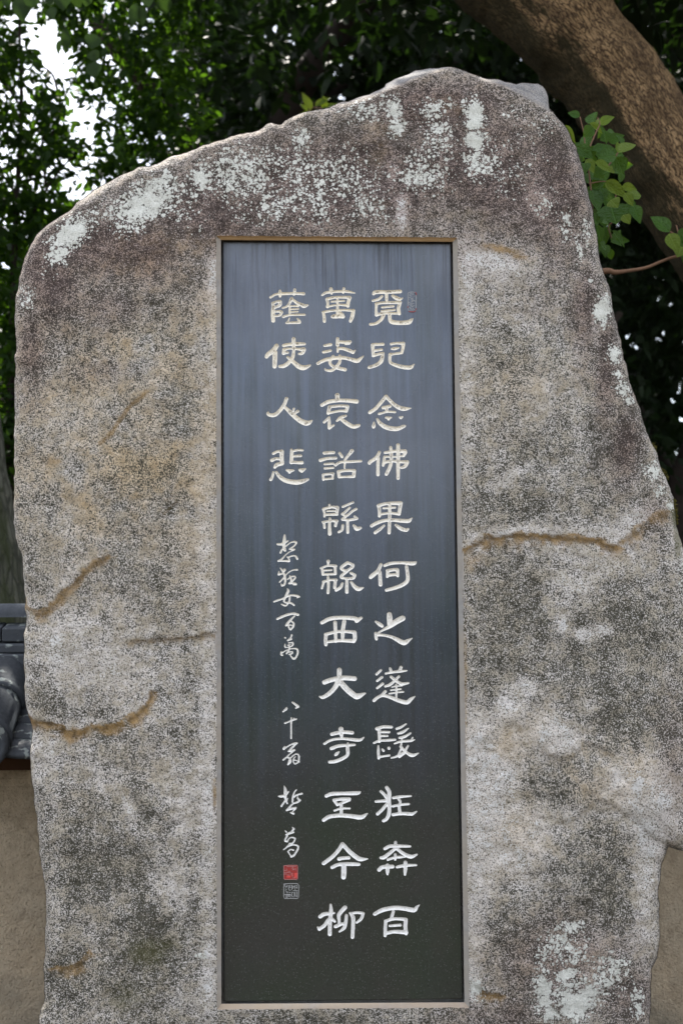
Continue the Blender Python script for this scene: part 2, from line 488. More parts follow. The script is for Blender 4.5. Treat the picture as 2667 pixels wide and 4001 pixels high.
# ------------------------------------------------------------------ the stone
YF = -.03        # front face of the boulder; the panel's polished face is at y = 0
OUT = [(100,1000),(115,964),(143,918),(184,878),(230,850),(275,821),(298,792),(356,752),(402,723),(476,683),(545,654),(591,649),(660,614),(740,591),(804,565),(861,548),(900,533),(975,517),(1009,508),(1038,488),(1061,481),(1095,488),(1112,474),(1147,453),(1187,439),(1244,425),(1290,422),(1319,405),(1359,396),(1405,382),(1451,367),(1503,339),(1508,327),(1560,304),(1623,278),(1663,269),(1721,265),(1755,261),(1784,266),(1813,276),(1859,296),(1905,310),(1956,315),(2014,327),(2048,326),(2100,330),(2123,344),(2137,373),(2146,425),(2169,453),(2195,482),(2226,528),(2243,568),(2261,620),(2278,677),(2286,723),(2304,792),(2315,861),(2332,947),(2341,1000),(2346,1028),(2361,1079),(2381,1145),(2399,1227),(2412,1303),(2427,1359),(2443,1426),(2453,1487),(2483,1558),(2504,1624),(2524,1691),(2550,1742),(2575,1803),(2601,1880),(2629,1946),(2634,2022),(2649,2094),(2690,2200),(2718,2500),(2722,2900),(2706,3230),(2667,3322),(2640,3318),(2611,3310),(2594,3344),(2579,3373),(2581,3402),(2568,3488),(2575,3574),(2573,3660),(2567,3740),(2543,3786),(2539,3850),(2541,3918),(2533,4001),(2560,4150),(2620,4400),(2650,4800),(50,4800),(90,4400),(140,4120),(154,4001),(161,3947),(175,3895),(171,3861),(172,3775),(179,3718),(179,3631),(181,3545),(178,3488),(166,3402),(156,3344),(150,3258),(142,3172),(131,3086),(119,3000),(130,3100-5),(124,3020),(119,2930),(128,2850),(127,2830),(110,2789),(102,2741),(96,2650),(92,2563),(95,2490),(104,2440),(104,2405),(97,2350),(96,2265),(92,2205),(86,2164),(68,2120),(58,2085),(55,1990),(57,1860),(55,1740),(62,1600),(58,1480),(64,1330),(60,1240),(66,1150),(76,1080)]
OUT = [p for p in OUT if p not in ((119,3000),(130,3095),(131,3086))]
# the traced line, made rough
def densify(pts, step, amp, seed):
    out = []
    n = len(pts)
    for i in range(n):
        a = np.array(pts[i], float); b = np.array(pts[(i + 1) % n], float)
        L = np.hypot(*(b - a)); k = max(1, int(L / step))
        for j in range(k): out.append(tuple(a + (b - a) * j / k))
    o = np.array(out)
    nx = fbm(o[:, 0] + 37, o[:, 1], 34, 3, seed) * amp; ny = fbm(o[:, 0], o[:, 1] + 91, 34, 3, seed + 5) * amp
    return [tuple(p) for p in np.stack([o[:, 0] + nx, o[:, 1] + ny], 1)]
OUTD = densify(OUT, 11, 13, 3)
HOLE = [(845, 921), (1786, 928), (1833, 3937), (847, 3945)]
us = np.arange(20, 2760, 8.0); vs = np.arange(232, 4816, 8.0)
GU, GV = np.meshgrid(us, vs)
S_out = poly_sdf(GU, GV, OUTD)
hole = poly_sdf(GU, GV, HOLE) + fbm(GU, GV, 22, 2, 9) * 5
S = np.minimum(S_out, -hole)
su, sv_, ss, sfaces = march(us, vs, S)
sd_out = np.maximum(0, poly_sdf(su, sv_, OUTD)); sd_hole = np.maximum(0, -poly_sdf(su, sv_, HOLE))
sd_out = np.where((ss == 0) & (sd_out < 12) & (sd_hole > 20), 0, sd_out)
RIDGE1 = [(1330, 408), (1390, 396), (1462, 374), (1560, 334), (1646, 299), (1700, 279), (1745, 268)]
RIDGE2 = [(1860, 306), (1882, 313), (1962, 336), (2025, 367), (2088, 402), (2150, 440)]
LEDGES = [  # polyline, step depth below the line (m), reach below (px), rust
    ([(1800, 2152), (1845, 2130), (1905, 2104), (1990, 2092), (2060, 2090), (2180, 2098), (2320, 2104), (2410, 2140)], .008, 230, 1.0),
    ([(2380, 2135), (2470, 2090), (2560, 2020), (2620, 1990)], .004, 120, .7),
    ([(88, 2335), (105, 2375), (140, 2392), (195, 2368), (250, 2310), (290, 2272), (350, 2210), (420, 2170)], .006, 160, .85),
    ([(100, 2795), (140, 2815), (205, 2832), (260, 2850), (310, 2864), (350, 2842), (420, 2830), (500, 2815), (560, 2760), (600, 2700)], .007, 200, 1.0),
    ([(520, 2505), (600, 2498), (700, 2492), (800, 2480), (846, 2475)], .009, 120, .45),
    ([(1836, 3835), (1870, 3860), (1905, 3890), (1950, 3880)], .010, 60, .8),
    ([(220, 3778), (300, 3775), (350, 3725)], .006, 50, .8),
    ([(2050, 3160), (2130, 3180), (2210, 3205), (2270, 3160), (2330, 3120), (2400, 3150), (2480, 3190), (2560, 3270), (2620, 3305)], .008, 90, .15),
    ([(2120, 2935), (2230, 2950), (2280, 2905), (2340, 2920), (2390, 2945)], .008, 110, .3),
    ([(390, 1732), (440, 1690), (500, 1590), (575, 1531)], .004, 60, .0),
    ([(640, 2010), (690, 1960), (760, 1850), (846, 1820)], .006, 100, .12),
]
def rock_depth(u, v, do, dh):
    Rb = 9 + 46 * (fbm(u, v, 170, 3, 21) + .45).clip(0, 1)
    e = np.clip(do / Rb, 0, 1)
    y = YF + (.012 + .0007 * Rb) * (1 - np.sqrt(1 - (1 - e) ** 2))
    e2 = np.clip(do / 420, 0, 1)
    y = y + .022 * (1 - e2) ** 2
    far = np.clip(dh / 220, 0, 1)
    y = y + far * fbm(u, v, 620, 3, 1) * .05 + far * fbm(u, v, 190, 3, 11) * .018
    y = y + np.clip(dh / 25, 0, 1) * (fbm(u, v, 70, 4, 31) * .015 + fbm(u, v, 26, 2, 41) * .006)
    for pts, dep, reach, r in LEDGES:
        p = np.array(pts)
        d = seg_dist(u, v, pts)
        line = np.interp(u, p[:, 0], p[:, 1])
        wob = fbm(u, v, 90, 4, 51) * 34
        inside = (u > p[0, 0] - 5) & (u < p[-1, 0] + 5)
        endf = np.clip((u - p[0, 0] + 30) / 60, 0, 1) * np.clip((p[-1, 0] + 30 - u) / 60, 0, 1)
        dd = v - line + wob
        y = y + dep * endf * np.where(dd > 0, np.clip(dd / 14, 0, 1) * np.exp(-np.maximum(dd, 0) / reach), 0)
        y = y + .0015 * np.exp(-(d / 6) ** 2) * r
    # split faces on the back shoulder
    for pts, jump, slope in ((RIDGE1, .0, .0032), (RIDGE2, .035, .0022)):
        p = np.array(pts)
        line = np.interp(u, p[:, 0], p[:, 1])
        dd = (line - v) * ((u > p[0, 0]) & (u < p[-1, 0]))
        dd = np.maximum(dd, 0)
        y = y + np.where(dd > 0, jump * np.clip(dd / 6, 0, 1) + slope * dd, 0) + 0
    return y
sy = rock_depth(su, sv_, sd_out, sd_hole)
pts3 = ray(su, sv_, sy)
root = empty('stone_monument', (0, .2, 0), 'tall rough granite boulder with a dark inscribed panel set into its face', 'monument')
rock = mesh_obj('boulder', pts3, sfaces, M_ROCK)
put(rock, root)

def G(x, y, rx, ry, a, ang=0):
    return (x * 1.7009, y * 1.7009, rx * 1.7009, ry * 1.7009, a, ang)
def blobs(u, v, lst, mode='max'):
    r = np.zeros_like(u)
    for x, y, rx, ry, a, ang in lst:
        c, s_ = math.cos(math.radians(ang)), math.sin(math.radians(ang))
        dx = (u - x) * c + (v - y) * s_; dy = -(u - x) * s_ + (v - y) * c
        g_ = a * np.exp(-((dx / rx) ** 2 + (dy / ry) ** 2))
        r = np.maximum(r, g_) if mode == 'max' else r + g_
    return r
LICH = [G(165,540,62,30,1.15,-38),G(135,590,36,28,.95,-30),G(330,470,85,42,1.0,-20),G(380,420,26,42,.9),G(370,440,60,40,.85),G(462,412,24,30,.9),G(290,500,60,40,.7),G(60,680,22,34,.55),G(110,630,30,20,.5),
  G(520,340,24,14,.5),G(560,400,130,70,.52),G(690,430,150,90,.46),G(800,420,120,90,.40),G(690,318,26,32,.8),G(690,350,12,30,.6),G(850,250,90,40,.42),G(905,252,22,30,1.0),G(910,290,30,26,.7),G(985,250,40,30,.5),G(1000,330,60,60,.5),
  G(1086,262,26,38,1.1),G(1092,322,26,26,1.0),G(1062,238,40,20,.6),G(1100,370,60,60,.45),G(1170,390,90,70,.36),G(1010,300,30,20,.6),G(960,400,100,60,.42),G(1230,300,60,40,.35),G(1180,260,30,20,.4),G(830,480,120,40,.36),G(600,480,100,40,.40),G(430,480,60,60,.5),
  G(1300,520,18,50,.6),G(1330,560,10,50,.8),G(1345,530,12,40,.8),G(1250,470,40,60,.3),G(1385,712,18,34,1.1),G(1408,815,16,22,1.0),G(1428,893,20,16,.9,40),G(1415,860,12,10,.7),G(1445,920,14,10,.8),G(1500,1085,14,26,.9),G(1515,1125,16,16,1.0,50),G(1538,1160,14,18,1.0),G(1478,1078,10,12,.7),G(1565,1320,8,50,.8),G(1355,640,14,14,.5),
  G(1245,2285,26,46,1.15),G(1322,2295,44,50,1.15),G(1300,2240,30,20,.8),G(1262,2330,22,20,1),G(1310,2130,26,18,.8),G(1300,2180,60,50,.55),G(1400,2240,50,60,.6),G(1460,2310,18,40,.85),G(1250,2190,30,50,.45),G(465,2170,8,8,.7),G(462,2195,12,8,.9),G(1090,2270,20,30,.9)]
DARK = [G(760,420,400,150,1),G(500,480,260,120,1),G(250,560,220,100,1),G(110,620,90,130,1),G(1100,380,220,180,1.1),G(1250,420,120,180,1),G(1010,250,220,80,1),G(1290,560,70,120,.8),G(1340,700,40,150,.75),G(1390,850,30,160,.7),G(1440,1020,40,100,.75),G(1500,1180,40,60,.5),G(70,780,40,130,.7),G(240,700,120,60,.5),
  G(1545,1750,40,160,.5),G(1290,2220,180,100,.75),G(1450,2280,100,90,.7),G(1180,2330,60,60,.6),G(1100,2330,90,40,.4),G(240,850,100,30,.3)]
OLIV = [G(1250,1330,200,70,.8),G(1200,1400,150,110,.9),G(1380,1450,170,130,.9),G(1200,1560,110,80,.8),G(1400,1640,130,120,.85),G(1240,1810,120,60,1.1),G(1310,1760,70,50,.9),G(1480,1450,90,120,.7),G(1370,2020,60,120,.9),G(1400,1950,60,60,.7),G(1500,2060,60,60,.4),G(1190,800,90,110,.55),G(1350,1000,100,120,.5),G(1230,1050,90,60,.5),G(1200,1160,200,70,.6),
  G(360,1090,70,70,.5),G(500,970,90,120,.0),G(400,950,60,60,.5),G(330,1340,100,60,.3),G(200,1650,110,50,.4),G(330,1600,80,60,.3),G(240,2000,130,120,.8),G(340,2120,150,120,.95),G(400,1960,70,60,.7),G(180,1880,60,80,.6),G(420,2250,100,80,.6),G(200,2260,120,80,.7),G(430,1720,50,60,.35),G(360,1880,60,60,.6),G(300,1790,60,60,.4),G(1140,1300,70,50,.5),G(700,2345,200,20,.6),G(1200,2000,60,30,.5),G(1150,2120,60,60,.5)]
WHIT = [G(922,490,16,50,1.0),G(905,400,20,40,.5),G(1110,600,60,30,1.0),G(1075,640,18,80,.9),G(1075,850,14,200,.7),G(1240,450,30,50,.7),G(1165,645,50,40,.6),G(1210,620,40,30,.5),G(488,640,14,60,1.0),G(482,900,14,200,.6),G(470,1250,24,240,.5),G(120,1500,30,60,.8),G(200,1500,90,80,.6),G(110,1740,36,60,.7),G(320,1560,90,70,.4),G(295,1855,14,46,1.1,-20),G(240,1790,40,40,.5),G(420,1850,60,120,.5),G(478,1850,16,300,.9),G(400,2050,40,60,.7),G(210,2130,20,60,.4),G(440,2290,60,40,.6),G(480,2230,20,90,.7),
  G(1292,1440,13,24,1.2),G(1338,1458,20,16,1.1),G(1392,1446,22,14,.9),G(1375,1440,30,24,.5),G(1207,1575,26,18,1.1),G(1165,1610,36,34,.9),G(1090,1720,40,110,1.0),G(1150,1760,50,110,.8),G(1260,1670,60,50,.8),G(1300,1700,60,40,.8),G(1350,1620,24,20,.9),G(1120,1900,60,120,.9),G(1200,1960,60,90,.7),G(1090,2050,24,220,.8),G(1290,1880,50,30,.5),G(1440,1800,110,60,.8),G(1500,1870,60,70,1.0),G(1480,2050,22,150,.8),G(1500,1960,30,60,.7),G(1400,2180,90,40,.5),G(1200,720,70,60,.4),G(1250,920,100,60,.3),G(1180,1090,60,14,.8,-30),G(1120,1240,70,9,1.0,-22),G(1220,1255,34,30,.7,50),G(1380,1280,120,80,.35),G(1310,1350,60,60,.4),G(1450,1190,50,20,.7,-20),G(1560,1230,20,20,.8),G(1270,1300,200,120,.15),G(1240,1880,26,60,.3),G(1055,560,20,14,.8)]
TAN = [G(270,830,260,130,.8),G(330,1050,260,220,.8),G(180,1150,150,140,.9),G(430,780,120,120,.6),G(1200,900,140,100,.35),G(1150,1700,100,60,.5),G(1400,1800,120,80,.6),G(1180,1900,100,120,.5),G(130,950,80,150,.6),G(1290,2200,160,60,.5),G(300,620,240,60,.5)]
RUST = [G(1150,572,56,10,.85,12),G(1195,590,26,10,.7),G(875,330,36,50,.3),G(1020,250,80,40,.25),G(420,560,220,50,.28),G(330,610,200,40,.25),G(493,1830,4,50,.9),G(1068,1560,5,200,.6),G(1072,1900,5,200,.35),G(120,1060,30,16,.5),G(250,1040,70,8,.3,-8),G(470,890,30,6,.4),G(400,1130,60,8,.35,-60),G(1085,1290,30,30,.5),G(1130,1245,60,12,.7),G(1500,1060,3,50,.4),G(1420,560,20,40,.2),G(870,300,60,40,.3)]
MOSS = [G(1515,1030,10,60,.9,-20),G(1548,1190,8,60,1.0,-14),G(340,2190,60,40,.7),G(380,2170,40,20,.6),G(290,2290,60,50,.5),G(1075,500,60,30,.35),G(860,370,40,50,.35),G(1555,1250,8,40,.9),G(880,470,30,60,.2)]
aL = (blobs(su, sv_, LICH) + .07 * (blobs(su, sv_, LICH) > .12)) * np.clip(1.15 + fbm(su, sv_, 90, 3, 61) * 1.6, .3, 1.7)
aD = np.clip(blobs(su, sv_, DARK) * 1.1 + fbm(su, sv_, 200, 4, 71) * .6 * (blobs(su, sv_, DARK) > .02), 0, 1)
aO = np.clip(blobs(su, sv_, OLIV) + fbm(su, sv_, 150, 4, 81) * .5, 0, 1)
aWl = np.zeros_like(su)
for pts, dep, reach, r in LEDGES[:5]:
    aWl = np.maximum(aWl, .45 * r * np.exp(-(seg_dist(su + fbm(su, sv_, 45, 3, 301) * 45, sv_ + 26 + fbm(su, sv_, 38, 4, 302) * 52, pts) / 13) ** 2))
aW = np.clip(aWl + blobs(su, sv_, WHIT, 'add') * (1 + fbm(su, sv_, 60, 3, 91) * 1.4), 0, 1.2)
aT = np.clip(blobs(su, sv_, TAN) + fbm(su, sv_, 240, 3, 95) * .4, 0, 1)
aR = blobs(su, sv_, RUST); aC = np.zeros_like(su)
for pts, dep, reach, r in LEDGES:
    p = np.array(pts); d = seg_dist(su + fbm(su, sv_, 45, 3, 301) * 45, sv_ + fbm(su, sv_, 38, 4, 302) * 52, pts)
    below = (sv_ - np.interp(su, p[:, 0], p[:, 1])) > 0
    wdt = np.where(below, 30, 9) * (1 + fbm(su, sv_, 55, 3, 99) * 2.4)
    aR = np.maximum(aR, r * np.exp(-(d / np.maximum(wdt, 4)) ** 2))
    aC = np.maximum(aC, min(1, r * 1.1) * np.exp(-(d / 5.5) ** 2) * np.clip(fbm(su, sv_, 60, 3, 505) * 4 + .55, 0, 1))
for pts, w_, r in (([(390, 1732), (430, 1700), (470, 1640), (505, 1590), (574, 1531)], 11, .75), ([(300, 2290), (420, 2150), (520, 2080)], 8, .3), ([(640, 2010), (690, 1960)], 8, .5)):
    aR = np.maximum(aR, r * np.exp(-(seg_dist(su, sv_, pts) / w_) ** 2))
aM = blobs(su, sv_, MOSS)
aB = np.zeros_like(su)
for pts, k in ((RIDGE1, 1.0), (RIDGE2, .75)):
    p = np.array(pts); dd = (np.interp(su, p[:, 0], p[:, 1]) - sv_) * ((su > p[0, 0]) & (su < p[-1, 0]))
    aB = np.maximum(aB, k * np.clip(dd / 10, 0, 1))
aB = np.maximum(aB, .22 * np.exp(-(sd_out / 9) ** 2) * (sv_ < 1000) * np.clip(fbm(su, sv_, 80, 2, 12) * 3 + .6, 0, 1))
aL = aL * (1 - aB)
def colattr(o, name, cols):
    a = o.data.color_attributes.new(name, 'FLOAT_COLOR', 'POINT')
    a.data.foreach_set('color', np.stack(cols, 1).astype(np.float32).ravel())
colattr(rock, 'fissure', (aC, aC * 0, aC * 0, aC * 0))
colattr(rock, 'patina', (np.clip(aL, 0, 1.3), aD, aO, aW))
colattr(rock, 'stains', (np.clip(aR, 0, 1), aT, aB, np.clip(aM, 0, 1)))

# sides and back of the boulder
o2 = np.array(OUTD); n_o = len(o2)
rings = []
ctr = o2.mean(0)
yb0 = rock_depth(o2[:, 0], o2[:, 1], np.zeros(n_o), np.full(n_o, 400.0))
for k, dy in enumerate((-.004, .05, .12, .22, .33, .42, .47)):
    q = o2.copy()
    shrink = (0.5, 0, 4, 14, 40, 90, 170)[k]
    dv = ctr - q; L_ = np.hypot(dv[:, 0], dv[:, 1]); L_[L_ == 0] = 1
    amp = 0 if k == 0 else 22
    sh = shrink + amp * (fbm(q[:, 0] + 31 * k, q[:, 1], 120, 3, 5 + k) + .5) * (1 if k else 0)
    keep = q[:, 1] > 4700
    q2 = q + dv / L_[:, None] * sh[:, None] if hasattr(sh, '__len__') else q + dv / L_[:, None] * sh
    p3 = ray(q2[:, 0], q2[:, 1], yb0)
    p3[:, 1] = yb0 + dy
    rings.append(p3)
rv = np.concatenate(rings); rf = []
for k in range(len(rings) - 1):
    for i in range(n_o):
        j = (i + 1) % n_o
        rf.append((k * n_o + i, (k + 1) * n_o + i, (k + 1) * n_o + j, k * n_o + j))
tb = tessellate_polygon([[Vector((p[0], p[2], 0)) for p in rings[-1]]])
off = (len(rings) - 1) * n_o
rf += [tuple(off + k for k in t) for t in tb]
back = mesh_obj('boulder_back', rv, rf, M_ROCK)
z4 = np.zeros(len(rv)); one = np.ones(len(rv))
colattr(back, 'patina', (z4 + .15, z4 + .5, z4 + .3, z4 + .1)); colattr(back, 'stains', (z4 + .05, z4 + .2, z4 + .25, z4))
put(back, root)

# ------------------------------------------------------------------ recess border (cement), four splayed pieces
HO = np.array(HOLE, float); HI = np.array([(863.5, 938), (1767, 945), (1813, 3916), (864.8, 3922)], float)
def border_piece(i, j, rust):
    n_ = 220
    V_, F_ = [], []
    st = []
    prof = ((0, YF + .002), (.06, YF + .003), (.10, -.023), (.92, -.018), (1.0, -.015), (1.0, .045))
    for k in range(n_ + 1):
        t = k / n_
        a = HO[i] * (1 - t) + HO[j] * t; b = HI[i] * (1 - t) + HI[j] * t
        w = (fbm(a[:1] * 3, a[1:] * 3, 60, 3, 17)[0]) * .25
        for m, (f, y) in enumerate(prof):
            q = a + (b - a) * (f if m in (0, 4, 5) else min(.97, max(0, f + w * .3)))
            if m == 0: q = a - (b - a) * .25
            V_.append(ray(q[0], q[1], y)); st.append(rust * (1 if m < 4 else .6))
    m_ = len(prof)
    for k in range(n_):
        for m in range(m_ - 1):
            F_.append((k * m_ + m, k * m_ + m + 1, (k + 1) * m_ + m + 1, (k + 1) * m_ + m))
    o = mesh_obj('recess_border', np.array(V_), F_, M_BORDER)
    st = np.array(st); zz = np.zeros(len(st))
    colattr(o, 'stains', (st, zz, zz, zz))
    put(o, root)
    return o
border_piece(0, 1, 1.0)['label'] = 'rust stained upper edge of the recess'
border_piece(1, 2, .06); border_piece(2, 3, .35); border_piece(3, 0, .12)
bk = [ray(u, v, .045) for u, v in HOLE]
ob = mesh_obj('recess_back', np.array(bk), [(0, 3, 2, 1)], M_BORDER, None, False); put(ob, root)

